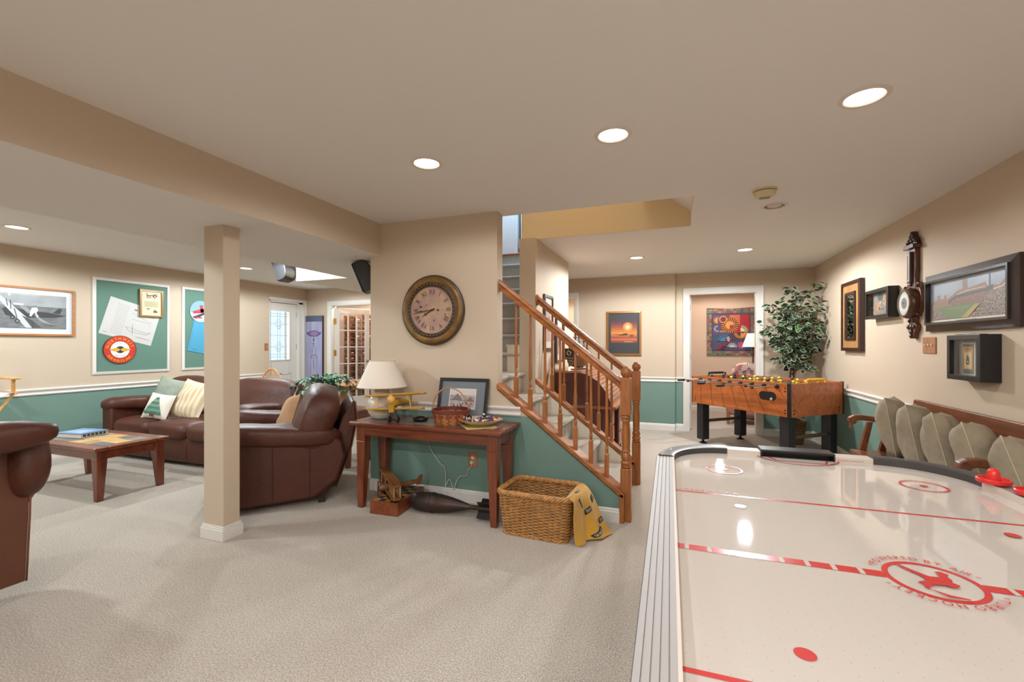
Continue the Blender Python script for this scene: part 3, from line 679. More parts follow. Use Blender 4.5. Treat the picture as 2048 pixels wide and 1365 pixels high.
dw.rotation_euler = Euler((0, R(15.5), R(90)))
P = Print(); w, h = .625, .50; P.poly('c3bfba', rect(-w/2, w/2, -h/2, h/2)); random.seed(5)
for i in range(5):
    for j in range(13): P.line('7a7a78', [(-.2+i*.028, -.2+j*.032), (-.2+i*.028+.02, -.2+j*.032)], .003); P.y += .0004; P.line('8f8f8d', [(-.2+i*.028, -.2+j*.032), (-.2+i*.028, -.18+j*.032)], .002); P.y += .0004
P.line('6d6d6b', [(-.02, .12), (.25, .05)], .003); P.line('6d6d6b', [(0, .04), (.2, .04), (.24, .0)], .003); P.line('6d6d6b', [(-.05, -.08), (.22, -.10), (.26, -.08), (.22, -.12), (0, -.13), (-.05, -.08)], .003); P.line('6d6d6b', [(.02, -.03), (.05, -.16)], .004)
P.line('6f6f6d', [(-.01, .17), (.03, .17)], .02); P.line('9a9a98', [(-.28, -.21), (-.23, -.21)], .008); P.line('a5a5a3', [(.08, .15), (.26, .13)], .008); P.line('a5a5a3', [(.1, -.18), (.27, -.18)], .006)
P.obj('sheet', dw)
cf = thing('framed_certificate', 'small certificate in a gold brown frame on the green board', 'picture', LW(4.109, 1.911, .018), R(90)); w, h = .297, .378
frame_mesh(w, h, .022, -.02, .004).obj('frame', mat('antique_gold_frame', '8a6a3a', .4, .3), cf)
P = Print(-.006); P.poly('c9c0a2', rect(-w/2+.02, w/2-.02, -h/2+.02, h/2-.02)); P.poly('b9ad86', rect(-.09, .09, -.05, .03)); random.seed(6)
for i in range(26): x, z = random.uniform(-.075, .075), .105+random.uniform(-.03, .03); P.poly(random.choice(['9c4a45', '7a6a7c', '6b7d6a', 'b98a7a']), disc(.008, 6, x, z, 1.4)); P.y += .0004
for i in range(5): P.line('9d957c', [(-.075, .025-i*.016), (.075-.02*(i % 2), .025-i*.016)], .004); P.y += .0004
P.line('4a4640', [(-.06, -.075), (-.02, -.075)], .012); P.poly('5a3f3a', disc(.014, 10, .05, -.112, 2.2)); P.poly('a33f38', disc(.010, 8, .045, -.092, 1.3))
P.obj('certificate', cf)
sg = thing('airline_sign', 'round red sign reading Northwest Airways Inc on the green board', 'sign', LW(3.736, 1.272, .014), R(90)); r0 = .186
m = M(); m.lathe([(0, .001), (r0, .001), (r0, -.010), (0, -.010)], 40, axis='y'); m.obj('plate', mat('sign_edge', '3a1614', .4), sg, smooth=40)
P = Print(-.0102, .0005); P.poly(mat('sign_red', 'c33a2e', .35), disc(r0-.005, 48)); P.ring('8d2a20', .108, .111); P.poly(mat('sign_white', 'e4e0dc', .35), disc(.108, 40))
YEL = mat('sign_yellow', 'e6b52a', .35)
P.arc(YEL, 'NORTHWEST', .127, pi/2, .052, sx=.92, gap=.24); P.arc(YEL, 'AIRWAYS INC.', .164, -pi/2, .048, inward=True, sx=.92, gap=.2)
P.arc('9a9a3a', 'SERVING THE', .082, pi/2, .018, gap=.2); P.arc('9a9a3a', 'NORTH WEST', .092, -pi/2, .018, inward=True, gap=.2)
P.poly('2a2f45', disc(.052, 24, 0, 0, 1, .86))
P.poly('d8a520', [(-.132,0),(-.09,.012),(-.045,.024),(-.02,.018),(0,.0),(-.02,-.018),(-.045,-.024),(-.09,-.012)], [(.132,0),(.09,.012),(.045,.024),(.02,.018),(0,.0),(.02,-.018),(.045,-.024),(.09,-.012)])
P.line('b07f18', [(-.1, .004), (-.02, .006)], .002); P.line('b07f18', [(.1, .004), (.02, .006)], .002)
P.obj('lettering', sg)
s2 = thing('round_plane_sign', 'round blue and white sign with a red airplane above the blue folder', 'sign', LW(4.80, 1.852, .014), R(90)); r0 = .165
m = M(); m.lathe([(0, .001), (r0, .001), (r0, -.008), (0, -.008)], 36, axis='y'); m.obj('plate', mat('tin_edge', '8a8f94', .4), s2, smooth=40)
P = Print(-.0082, .0005); P.poly('d8d9da', disc(r0-.004, 40)); P.poly('7fa6c0', disc(r0-.004, 24, a0=R(20), a1=R(190))); P.poly('b23a3a', [(-.13,-.01),(-.02,.03),(.12,.06),(.13,.04),(.0,-.03),(-.11,-.04)], [(-.02,.09),(.03,.1),(.05,-.02),(0,-.02)]); P.poly('2c3550', [(-.13,-.09),(.06,-.01),(.12,.0),(.05,-.05),(-.08,-.12)])
P.poly('b23a3a', rect(-.09, .02, -.11, -.085)); P.obj('picture', s2)
fo = thing('blue_folder', 'bright blue paper folder hanging askew on the second green board', 'folder', LW(4.82, 1.46, .014), R(90)); fo.rotation_euler = Euler((0, R(12), R(90)))
m = M(); m.box(-.17, .17, -.004, 0, -.25, .25); m.obj('cover', mat('bright_blue_paper', '4a98b8', .5), fo, bevel=.001)
P = Print(-.0042); P.line('2f6f8c', [(-.1, -.215), (-.04, -.215)], .008); P.line('3d86a5', [(-.15, .2), (-.15, -.2)], .003); P.obj('print', fo)

def switchplate(name, label, loc, rz, w, h, n, kind='toggle'):
    T = thing(name, label, 'switch' if kind == 'toggle' else 'outlet', loc, rz)
    m = M(); m.box(-w/2, w/2, -.007, 0, -h/2, h/2); m.obj('wooden_plate', OAKPLATE, T, bevel=.003)
    for i in range(n):
        x = (i-(n-1)/2)*.046; m = M()
        if kind == 'toggle': m.box(x-.005, x+.005, -.016, -.006, -.004, .012)
        else:
            for z in (-.02, .02): m.lathe([(0, -.0095), (.0155, -.0095), (.0165, -.006)], 14, (x, 0, z), 'y')
        m.obj('toggle' if kind == 'toggle' else 'socket', IVORY, T)
        if kind != 'toggle':
            m = M()
            for z in (-.02, .02):
                for dx in (-.006, .006): m.box(x+dx-.0012, x+dx+.0012, -.0102, -.0096, z-.002, z+.006)
            m.obj('slot', BLACK, T)
    return T
switchplate('light_switch', 'wooden plated light switch left of the front door', LW(6.02-.03, 1.30, .0005), R(90), .075, .13, 1)

# ------------------------------------------------------------ poster, table, chair, end table with plant, cellar
po = thing('corkscrew_poster', 'tall lavender canvas print of a corkscrew beside the wine cellar door', 'poster', (-6.66, YB-.001, 1.25), 0); w, h = .41, 1.32
m = M(); m.box(-w/2, w/2, -.05, 0, -h/2, h/2); m.obj('canvas', mat('canvas_edge', '4c3c3a', .7), po)
P = Print(-.0502, .0005); LAV = mat('lavender_boards', '9a9ab8', .6, noise=(7, .18), stretch=(6, 1, .5)); P.poly('4a5266', rect(-w/2, w/2, h/2-.11, h/2))
for i in range(3): x = -w/2+w*i/3; P.poly(LAV if i != 1 else mat('lavender_boards_pale', 'a8a4bf', .6, noise=(7, .2), stretch=(6, 1, .5)), rect(x+.002, x+w/3-.002, -h/2+.003, h/2-.115))
PU = '5d4a72'; P.poly(PU, [(-.18,.30),(-.13,.27),(-.06,.25),(.06,.25),(.13,.27),(.18,.30),(.175,.35),(.13,.335),(.08,.36),(0,.375),(-.08,.36),(-.13,.335),(-.175,.35)]); P.poly('8a6a94', disc(.09, 20, 0, .31, 1.1, .5))
for x in (-.045, -.02, .02, .045): P.line(PU, [(x, .08), (x, -.14)], .005)
P.line(PU, [(-.08, -.17), (.08, -.17), (.055, -.12), (-.055, -.12), (-.08, -.17)], .006); P.line(PU, [(0, .25), (0, .06)], .008); P.ring(PU, .02, .028, 0, .19); P.line(PU, [(-.05, .11), (.05, .11)], .008)
P.line(PU, [(.012*(-1)**i, -.20-.022*i) for i in range(9)], .006)
P.poly('6b6480', [(-.15,-.64),(.15,-.64),(.10,-.56),(-.10,-.56)]); P.poly('a7a6c6', [(-.125,-.63),(.125,-.63),(.085,-.57),(-.085,-.57)])
for i in range(5): P.line('6b6480', [(-.08+i*.04, -.63), (-.08+i*.04, -.57)], .003)
P.obj('print', po)
ot = thing('round_oak_table', 'round golden oak pedestal table in front of the wine cellar', 'table', (-4.92, 5.70, 0)); LOAK = wood('light_oak', 'c98f56', 'a96f38', 'x', 9, .3)
m = M(); m.lathe([(0, .705), (.50, .705), (.56, .715), (.575, .725), (.57, .74), (0, .742)], 48); m.obj('table_top', LOAK, ot, smooth=40)
m = M(); m.lathe([(.40, .655), (.42, .655), (.42, .705), (.40, .705)], 40); m.obj('apron', LOAK, ot, smooth=40)
m = M(); m.lathe([(0, .14), (.09, .14), (.10, .2), (.07, .28), (.05, .36), (.075, .46), (.06, .58), (.08, .66), (0, .66)], 20); m.obj('pedestal', LOAK, ot, smooth=50)
for k in range(4):
    m = M(); m.tube([(.05, 0, .2), (.18, 0, .17), (.32, 0, .07), (.42, 0, .03)], [.045, .045, .038, .03], 8); m.xf(Matrix.Rotation(k*pi/2+.5, 4, 'Z')); m.obj('foot', LOAK, ot, smooth=50)
def windsor(label, loc, rz):
    T = thing('windsor_chair', label, 'chair', loc, rz)
    m = M(); m.lathe([(0, .425), (.19, .425), (.215, .44), (.21, .46), (0, .452)], 24); m.obj('seat', LOAK, T, smooth=50)
    m = M(); pts = [(.19*cos(a)*(1+.12*sin(a)), .17+.10*sin(a), .46+.50*sin(a)) for a in [pi*i/18 for i in range(19)]]; m.tube(pts, .013, 8); m.obj('bow', LOAK, T, smooth=180)
    for i in range(11):
        x = -.15+.30*i/10; a = math.acos(max(-1, min(1, x/.205))); zt = .46+.50*sin(a); m = M(); m.tube([(x*.8, .165, .455), (x*1.02, .17+.10*sin(a), zt)], .005, 6); m.obj('spindle', LOAK, T)
    for x, y in ((-.13, -.13), (.13, -.13), (-.13, .13), (.13, .13)):
        m = M(); m.tube([(x, y, .43), (x*1.35, y*1.35, 0)], [.018, .012], 8); m.obj('leg', LOAK, T, smooth=60)
    return T
windsor('bow-backed oak chair showing its spindles above the leather sofa', (-5.86, 4.98, 0), R(12))
et = thing('end_table', 'dark wood end table behind the recliner carrying a leafy plant', 'table', (-3.56, 4.10, 0))
m = M(); m.box(-.30, .30, -.25, .25, .58, .61); m.obj('table_top', CHERRY, et, bevel=.008)
m = M(); m.box(-.26, .26, -.21, .21, .50, .58); m.obj('apron', CHERRY, et)
for sx in (-1, 1):
    for sy in (-1, 1): m = M(); m.taper((sx*.235, sy*.185, 0), (.045, .045), (sx*.225, sy*.175, .5), (.07, .07)); m.obj('leg', CHERRYZ, et, bevel=.003)
LEAFG = mat('plant_leaf_green', '3f6a4c', .45, noise=(9, .45)); LEAFG2 = mat('plant_leaf_pale', '7ba884', .45)
fp = thing('leafy_houseplant', 'green trailing houseplant in a pot on the end table', 'plant', (-3.77, 4.10, .61))
m = M(); m.lathe([(0, 0), (.075, 0), (.098, .17), (.103, .18), (.088, .18), (.083, .16), (0, .155)], 18); m.obj('pot', mat('clay_pot', '8d7a66', .7), fp, smooth=50)
m = M(); st2 = M(); random.seed(15)
for i in range(26):
    an = random.uniform(0, 2*pi); L = random.uniform(.22, .46); pts = []
    for k in range(7): t = k/6; pts.append(Vector((cos(an)*L*t, sin(an)*L*t*.7, .17+.20*sin(pi*.75*t)*random.uniform(.9, 1.1)-.12*t*t*random.uniform(.3, 1))))
    st2.tube(pts, .003, 4, caps=False)
    for k in range(1, 7):
        for sgn in (-1, 1):
            p = pts[k]; d = (pts[k]-pts[k-1]).normalized(); sd = d.cross(Vector((0, 0, 1))).normalized()*sgn; l = .085*(1-.3*k/7); u = (sd*.8+d*.7).normalized(); n_ = u.cross(d).normalized(); q = u.cross(n_)
            m.cur = random.choice((0, 0, 1)); tip = p+u*l-Vector((0, 0, .018)); mid = p+u*l*.45
            m.add([p, mid+q*.020, tip, mid-q*.020, mid+Vector((0, 0, .008))], [(0, 1, 4), (1, 2, 4), (2, 3, 4), (3, 0, 4)])
m.obj('foliage', [LEAFG, LEAFG2], fp, kind='stuff'); st2.obj('stem', LEAFG, fp)

wr_ = thing('wine_rack', 'wooden wine rack filling the cellar wall behind the glass doors', 'rack', (-5.95, 8.19, 0)); RK = wood('redwood_rack', '9a5a38', '6b3a20', 'z', 12, .5)
for i in range(15): m = M(); x = -1.12+i*.16; m.box(x-.009, x+.009, 0, .24, 0, 2.02); m.obj('upright', RK, wr_)
for j in range(16): m = M(); z = .12+j*.125; m.box(-1.13, 1.13, .0, .02, z-.012, z); m.box(-1.13, 1.13, .2, .22, z-.012, z); m.obj('rail', RK, wr_)
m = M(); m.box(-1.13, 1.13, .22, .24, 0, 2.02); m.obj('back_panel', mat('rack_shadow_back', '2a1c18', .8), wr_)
GL = [mat('bottle_green', '1d2a22', .12), mat('bottle_black', '15120f', .12)]; CAP = [ink(c, .3) for c in ('7a2030', 'c9c4bc', '2f5a52', '8a6a3a', '33202a')]
protos = []
for c in range(5):
    T = thing('wine_bottle', 'wine bottle lying neck outward in the cellar rack', 'bottle', (-9, 0, 0), group='wine bottles in the cellar rack')
    m = M(); m.lathe([(0, .0), (.013, .0), (.013, .09), (.037, .13), (.037, .24)], 10, axis='y'); m.obj('glass_bottle', GL[c % 2], T, smooth=60)
    m = M(); m.lathe([(0, -.002), (.0145, -.002), (.0145, .05)], 8, axis='y'); m.obj('foil', CAP[c], T, smooth=60); protos.append(T)
random.seed(8); first = [True]*5
for j in range(2, 15):
    for i in range(0, 10):
        if random.random() < .12: continue
        c = random.randrange(5); loc = (-5.95-1.12+.08+i*.16, 8.19-.02, .12+j*.125+.038)
        if first[c]: protos[c].location = loc; first[c] = False
        else: dup(protos[c], loc=loc)
# ceiling fittings
LEN = LITLENS
def can(label, x, y, lit=True, z=H):
    T = thing('recessed_light', label, 'ceiling light', (x, y, z))
    m = M(); m.lathe([(.073, -.002), (.078, -.007), (.094, -.005), (.098, 0)], 36); m.obj('trim_ring', mat('can_trim_white', 'd8cdc0', .5), T, smooth=50)
    if lit: m = M(); m.lathe([(0, -.004), (.05, -.0035), (.075, -.001)], 30); m.obj('lit_lens', LEN, T, smooth=50)
    else:
        m = M(); m.lathe([(.05, -.0008), (.075, -.001)], 30); m.obj('baffle', mat('can_baffle_grey', '8d867c', .6), T)
        m = M(); m.lathe([(0, -.012), (.03, -.009), (.05, -.0009)], 24); m.obj('unlit_bulb', mat('frosted_bulb', 'cfc8bc', .4), T, smooth=50)
for lab, (x, y) in (('lit recessed ceiling light nearest the beam above the clock', CANS_MAIN[0]), ('lit recessed ceiling light in the middle, before the stairwell opening', CANS_MAIN[1]), ('lit recessed ceiling light at the right, above the air hockey table', CANS_MAIN[2]),
                    ('lit recessed ceiling light above the desk in the far area', CANS_HALL[0]), ('lit recessed ceiling light above the foosball table', CANS_HALL[1]), ('lit recessed ceiling light at the far left of the seating area', CANS_LEFT[0]), ('lit recessed ceiling light half hidden behind the post top', CANS_LEFT[1])): can(lab, x, y)
can('unlit recessed ceiling light beside the smoke detector', .742, 4.043, False)
sd = thing('smoke_detector', 'round ivory smoke detector on the ceiling', 'smoke detector', (.60, 3.60, H))
m = M(); m.lathe([(0, -.012), (.078, -.012), (.08, 0)], 32); m.obj('base', mat('aged_ivory', 'd6c6a0', .5), sd, smooth=40)
m = M(); m.lathe([(0, -.058), (.04, -.058), (.066, -.045), (.072, -.022), (.068, -.016), (0, -.016)], 32); m.obj('cover', mat('aged_ivory', 'd6c6a0', .5), sd, smooth=40)
m = M()
for i in range(9): m.box(-.03+i*.0075-.002, -.03+i*.0075+.001, -.026, .026, -.0592, -.058)
m.obj('vent_slots', mat('vent_shadow', '4a4234', .7), sd)
cv = thing('ceiling_vent', 'white slatted air vent in the ceiling behind the post', 'vent', (-5.15, 5.05, H))
m = M(); m.box(-.16, .16, -.07, .07, -.006, 0); m.obj('frame', TRIM, cv)
for i in range(6): m = M(); m.box(-.14, .14, -.055+i*.02, -.047+i*.02, -.010, -.006); m.obj('slat', mat('vent_slat', 'b9b4ac', .5), cv)
# loudspeakers
def speaker(label, loc, rot, arm):
    T = thing('loudspeaker', label, 'speaker', loc, rot=rot)
    n = 12; prof = [(-.085, -.10), (.085, -.10)]+[(.085-.17*i/n*1 if False else .085*cos(pi*i/n), -.10+.02+.17*sin(pi*i/n)) for i in range(n+1)]
    pr = [(-.085, -.09)]+[(-.085*cos(pi*i/n), -.06+.15*sin(pi*i/n)) for i in range(n+1)]+[(.085, -.09)]
    pr = [(-.055, -.15), (.0, -.15)]+[(.0+.10*sin(pi*i/n)**.8, -.15*cos(pi*i/n)) for i in range(1, n)]+[(.0, .15), (-.055, .15)]
    m = M(); m.prism(pr, 'x', -.10, .10); m.obj('cabinet', mat('speaker_black', '2b2a2b', .38), T, smooth=40, bevel=.008)
    m = M(); m.box(-.095, .095, -.068, -.056, -.145, .145); m.obj('grille', mat('speaker_grille', '1f1e1f', .7, bump=(400, .5, .002)), T, bevel=.004)
    m = M(); m.tube([(0, .06, 0)]+arm, .007, 8); m.obj('bracket', BLACK, T, smooth=60)
    m = M(); p = Vector(arm[-1]); m.ell(p, (.022, .022, .022), 1, 1, 8, 12); m.obj('wall_mount', BLACK, T, smooth=180)
speaker('black loudspeaker tilted under the soffit beside the clock wall', (-2.845, 3.60, 2.0), (R(22), 0, R(-64)), [(.0, .11, .05), (.02, .13, .07)])
speaker('black loudspeaker hung at the far soffit corner above the sofa', (-4.66, 4.30, 2.29), (R(20), 0, R(-82)), [(.0, .08, .05), (.0, .06, .12)])
# ------------------------------------------------------------ clock on the middle wall
ck = thing('wall_clock', 'large round antique gold wall clock with Roman numerals', 'clock', (-1.972, YC-.001, 1.634), 0)
GOLD = mat('aged_gold', '8a6434', .42, .35, noise=(14, .4), bump=(40, .2, .004)); DKBR = mat('dark_bronze', '4a3a28', .5, .2, noise=(30, .4), bump=(70, .5, .006))
m = M(); m.lathe([(.298, 0), (.306, -.020), (.302, -.036), (.292, -.040)], 56, axis='y'); m.obj('outer_bead', mat('clock_edge', '3a2a1a', .4), ck, smooth=50)
m = M(); m.lathe([(.294, -.036), (.285, -.050), (.262, -.056), (.240, -.050)], 56, axis='y'); m.obj('rim', GOLD, ck, smooth=60)
m = M(); m.lathe([(.242, -.050), (.225, -.060), (.208, -.056), (.204, -.046)], 56, axis='y'); m.obj('carved_ring', DKBR, ck, smooth=60)
m = M()
for i in range(44): a = 2*pi*i/44; m.ell((.224*cos(a), -.061, .224*sin(a)), (.0085, .007, .0085), 1, 1, 5, 7)
m.obj('beading', mat('bead_pewter', '6b6048', .4, .5), ck, smooth=180, kind='stuff')
m = M(); m.lathe([(.204, -.046), (.20, -.034), (0, -.034)], 56, axis='y'); m.obj('face', mat('aged_clock_face', 'b89a7c', .6, noise=(9, .16), c2='a5837a'), ck, smooth=30)
P = Print(-.0342)
for i, s in enumerate(['XII', 'I', 'II', 'III', 'IIII', 'V', 'VI', 'VII', 'VIII', 'IX', 'X', 'XI']):
    P.arc('33261f', s, .138, pi/2-i*pi/6, .062, sx=.72, gap=.12)
for i in range(60): a = 2*pi*i/60; P.line('6b5444', [(.193*cos(a), .193*sin(a)), (.199*cos(a), .199*sin(a))], .002); P.y += .0004
P.ring('8a6e58', .130, .1312); P.poly('5a4034', disc(.008, 8, .06, .0, 1.6), disc(.007, 8, .02, -.09, .8, 1.6), disc(.008, 8, -.11, .03, 2), disc(.005, 6, -.05, .045), disc(.006, 6, .13, -.04, .8, 1.6)); P.obj('numerals', ck)
def hand(nm, a, L, w, y):
    m = M(); m.prism([(-.03, -w*.5), (L*.55, -w*.5), (L*.62, -w*1.6), (L*.70, -w*.4), (L, 0), (L*.70, w*.4), (L*.62, w*1.6), (L*.55, w*.5), (-.03, w*.5)], 'y', y-.002, y); m.xf(Matrix.Rotation(-a, 4, 'Y')); m.obj(nm, mat('bronze_hand', '5a3c1e', .4, .4), ck)
hand('hour_hand', pi/2-2*pi*(8.0/12), .115, .009, -.039); hand('minute_hand', pi/2-2*pi*(44/60), .175, .007, -.043)
m = M(); m.lathe([(0, -.048), (.008, -.048), (.008, -.034)], 12, axis='y'); m.obj('hub', DKBR, ck)

# ------------------------------------------------------------ console table and what stands on it
TX, TY, TZ = -1.83, 3.165, .71
cs = thing('console_table', 'dark cherry console table with slate inlay under the wall clock', 'table', (TX, TY, 0)); lx, ly = .665, .225
m = M(); fw = .09
for b in ((-lx, lx, -ly, -ly+fw), (-lx, lx, ly-fw, ly), (-lx, -lx+fw, -ly+fw, ly-fw), (lx-fw, lx, -ly+fw, ly-fw)): m.box(*b, TZ-.032, TZ)
m.obj('table_top', CHERRY, cs, bevel=.009)
ix, iy = lx-fw, ly-fw
for i in range(5):
    m = M(); x0, x1 = -ix+2*ix*i/5+.004, -ix+2*ix*(i+1)/5-.004; q = .02*(-1)**i
    m.prism([(x0, -iy+.003), (x1, -iy+.003), (x1+q*0, iy-.003), (x0, iy-.003)], 'z', TZ-.03, TZ-.001); m.obj('slate_tile', SL[(1, 4, 5, 1, 2)[i]], cs)
m = M(); m.box(-ix, ix, -iy, iy, TZ-.034, TZ-.006); m.obj('grout', mat('grout', '9a8a72', .8), cs)
m = M(); e = .05
for b in ((-lx+e, lx-e, -ly+e, -ly+e+.022), (-lx+e, lx-e, ly-e-.022, ly-e), (-lx+e, -lx+e+.022, -ly+e, ly-e), (lx-e-.022, lx-e, -ly+e, ly-e)): m.box(*b, TZ-.115, TZ-.032)
m.obj('apron', CHERRY, cs)
for sx in (-1, 1):
    for sy in (-1, 1):
        m = M(); m.taper((sx*(lx-.075), sy*(ly-.075), 0), (.05, .05), (sx*(lx-.085), sy*(ly-.085), .55), (.082, .082)); m.taper((sx*(lx-.085), sy*(ly-.085), .55), (.082, .082), (sx*(lx-.085), sy*(ly-.085), TZ-.032), (.082, .082)); m.obj('leg', CHERRYZ, cs, bevel=.005)
lp = thing('table_lamp', 'cream ceramic table lamp with pleated white shade on the console', 'lamp', (-2.345, 3.185, TZ))
m = M(); m.lathe([(0, 0), (.07, 0), (.085, .008), (.115, .05), (.128, .10), (.12, .15), (.09, .185), (.062, .205), (.058, .22), (.07, .236), (.055, .25), (.03, .262), (0, .262)], 30); m.obj('base', mat('cream_ceramic', 'c9bba5', .3, noise=(6, .1)), lp, smooth=60)
m = M(); m.cyl((0, 0, .255), (0, 0, .483), .007); m.obj('stem', BRASS, lp, smooth=50)
m = M(); n = 96; 
for r0, r1, z0, z1 in ((.205, .105, .268, .488),):
    vs = []
    for i in range(n):
        a = 2*pi*i/n; k = 1+.008*(i % 2); vs += [(r0*k*cos(a), r0*k*sin(a), z0), (r1*k*cos(a), r1*k*sin(a), z1)]
    m.add(vs, [(2*i, 2*((i+1) % n), 2*((i+1) % n)+1, 2*i+1) for i in range(n)])
m.obj('lamp_shade', mat('white_shade_linen', 'e0d5c6', .85), lp, smooth=180)
for z, r in ((.268, .206), (.488, .106)): m = M(); m.tube([(r*cos(2*pi*i/48), r*sin(2*pi*i/48), z) for i in range(48)], .004, 6, closed=True); m.obj('shade_trim', mat('shade_trim_cloth', 'd0c3b0', .8), lp, smooth=180)
for a in (0, 2*pi/3, 4*pi/3): m = M(); m.tube([(0, 0, .47), (.10*cos(a), .10*sin(a), .485)], .003, 5); m.obj('spider_arm', BRASS, lp)
# yellow biplane
bp = thing('model_biplane', 'yellow model biplane facing out on the console table', 'model airplane', (-2.115, 3.045, TZ), R(6)); YB_ = mat('mustard_paint', 'b98a2a', .45, noise=(20, .15)); PINE = mat('pale_pine_wood', 'd9a652', .5)
def wing(m, z, y, half, tilt=0):
    pts = [(-half, -.03), (-half+.02, -.042), (half-.02, -.042), (half, -.03), (half, .02), (half-.03, .04), (-half+.03, .04), (-half, .02)]
    m.prism(pts, 'z', z-.008, z+.008)
for nm, z, hf in (('upper_wing', .222, .262), ('lower_wing', .108, .25)):
    m = M()
    wing(m, 0, 0, hf); m.xf(Matrix.Translation((0, 0, z)) @ Euler((R(-8), R(-4.5 if z > .2 else -3), 0)).to_matrix().to_4x4()); m.obj(nm, YB_, bp, bevel=.004)
m = M(); m.tube([(0, -.07, .16), (0, -.02, .16), (0, .10, .155), (0, .26, .13)], [.030, .036, .034, .014], 10); m.obj('fuselage', YB_, bp, smooth=50)
m = M(); m.lathe([(0, -.03), (.02, -.026), (.031, -.01), (.033, .01), (.028, .02)], 16, (0, -.075, .19), 'y'); m.ell((0, -.078, .205), (.022, .018, .022), 1, 1, 8, 12); m.obj('engine', PINE, bp, smooth=60)
for x in (-.16, .13): m = M(); m.tube([(x, -.02, .215-x*.07), (x+.018, -.02, .11-x*.05)], .004, 6); m.obj('strut', PINE, bp)
m = M(); m.box(-.022, .022, -.075, -.055, .088, .15); m.obj('cowl', YB_, bp, bevel=.004)
m = M(); m.box(-.07, .07, .23, .27, .128, .134); m.box(-.003, .003, .23, .28, .134, .19); m.obj('tail', YB_, bp)
for x in (-.038, .038):
    m = M(); m.tube([(x*.5, -.03, .10), (x, -.03, .03)], .004, 6); m.obj('gear_leg', BLACK, bp)
    m = M(); m.lathe([(0, -.006), (.024, -.006), (.026, 0), (.024, .006), (0, .006)], 16, (x, -.03, .026), 'x'); m.obj('wheel', mat('dark_red_wheel', '3a1a16', .4), bp, smooth=40)
m = M(); m.tube([(-.045, -.03, .026), (.045, -.03, .026)], .003, 6); m.obj('axle', BLACK, bp)
at = thing('black_dish', 'small glossy black dish on the console between the airplane and the basket', 'dish', (-1.955, 3.16, TZ))
m = M(); m.lathe([(0, 0), (.05, 0), (.060, .012), (.060, .030), (.052, .036), (.040, .034), (.034, .024), (0, .022)], 28, sx=1.05, sy=.85); m.obj('bowl', mat('gloss_black', '141417', .12), at, smooth=50)
m = M(); m.lathe([(.0605, .014), (.0625, .020), (.0605, .026)], 28, sx=1.05, sy=.85); m.obj('rim_band', mat('gloss_black_band', '24242a', .2), at, smooth=50)
# splint basket with swing handle
bs = thing('handled_basket', 'round woven basket with a thin hoop handle and a red band', 'basket', (-1.672, 3.155, TZ)); SPL = [mat('splint_tan', 'b06f38', .5, noise=(20, .25)), mat('splint_red', '8a2a22', .5), mat('splint_dark', '7a4a28', .5)]
def wv_ring(z, h, r, amp, n, ph, c, nm):
    m = M(); N = n*4; vs = []
    for i in range(N): a = 2*pi*i/N; rr = r+amp*sin(a*n+ph); vs += [(rr*cos(a), rr*sin(a), z), (rr*cos(a), rr*sin(a), z+h)]
    m.add(vs, [(2*i, 2*((i+1) % N), 2*((i+1) % N)+1, 2*i+1) for i in range(N)]); m.obj(nm, SPL[c], bs)
rad = lambda z: .128+.020*(z/.11)
zz = .004
for k, (h, c) in enumerate(((.012, 0), (.012, 0), (.012, 0), (.012, 0), (.022, 1), (.013, 0))): wv_ring(zz, h*.94, rad(zz), .0035, 13, k*pi, c, 'splint_band'); zz += h+.001
for i in range(26): a = 2*pi*i/26; m = M(); r0, r1 = rad(0)+.0005, rad(.095)+.0005; d = .011; m.add([(r0*cos(a-d/r0*.9), r0*sin(a-d/r0*.9), .0), (r0*cos(a+d/r0*.9), r0*sin(a+d/r0*.9), 0), (r1*cos(a+d/r1*.9), r1*sin(a+d/r1*.9), .098), (r1*cos(a-d/r1*.9), r1*sin(a-d/r1*.9), .098)], [(0, 1, 2, 3)]); m.obj('upright_splint', SPL[2 if i % 2 else 0], bs)
m = M(); m.lathe([(.140, .088), (.152, .088), (.154, .112), (.148, .116), (.140, .114), (.140, .088)], 40); m.obj('rim', mat('rim_maroon', '6a2f26', .45), bs, smooth=50)
m = M(); m.lathe([(0, .002), (.126, .002)], 30); m.obj('bottom', SPL[2], bs)
m = M(); m.tube([(.150*cos(a), 0, .10+.185*sin(a)) for a in [pi*i/24 for i in range(25)]], .005, 6); m.xf(Euler((R(6), 0, R(8))).to_matrix().to_4x4()); m.obj('handle', mat('handle_ash', 'b5794a', .45), bs, smooth=180)
# framed print leaning against the wall
fp_ = thing('leaning_framed_print', 'black framed sketch with grey mat leaning against the wall on the console', 'picture', (-1.665, 3.312, TZ+.004)); fp_.rotation_euler = Euler((R(-13), R(0), R(0)))
w, h = .455, .345; fm = frame_mesh(w, h, .026, -.016, .004); fm.xf(Matrix.Translation((0, 0, h/2))); fm.obj('frame', BLACK, fp_, bevel=.002)
P = Print(-.004); 
def up(q): return [(u, v+h/2) for u, v in q]
P.poly(mat('slate_mat_board', '6f767a', .7), up(rect(-w/2+.02, w/2-.02, -h/2+.02, h/2-.02))); P.poly('d8d2ca', up(rect(-.125, .12, -.085, .085))); P.poly(mat('sketch_wash', 'b5a7a4', .7, noise=(26, .35)), up(rect(-.118, .113, -.078, .078))); P.poly('c9c2bd', up(rect(-.118, .113, .03, .078)))
P.poly('7d6a6e', up([(-.10,-.01),(-.05,.045),(.0,-.01)]), up([(.03,-.02),(.07,.02),(.11,-.02)])); P.line('5a4a4c', up([(-.118,-.01),(.113,-.02)]), .003); random.seed(9)
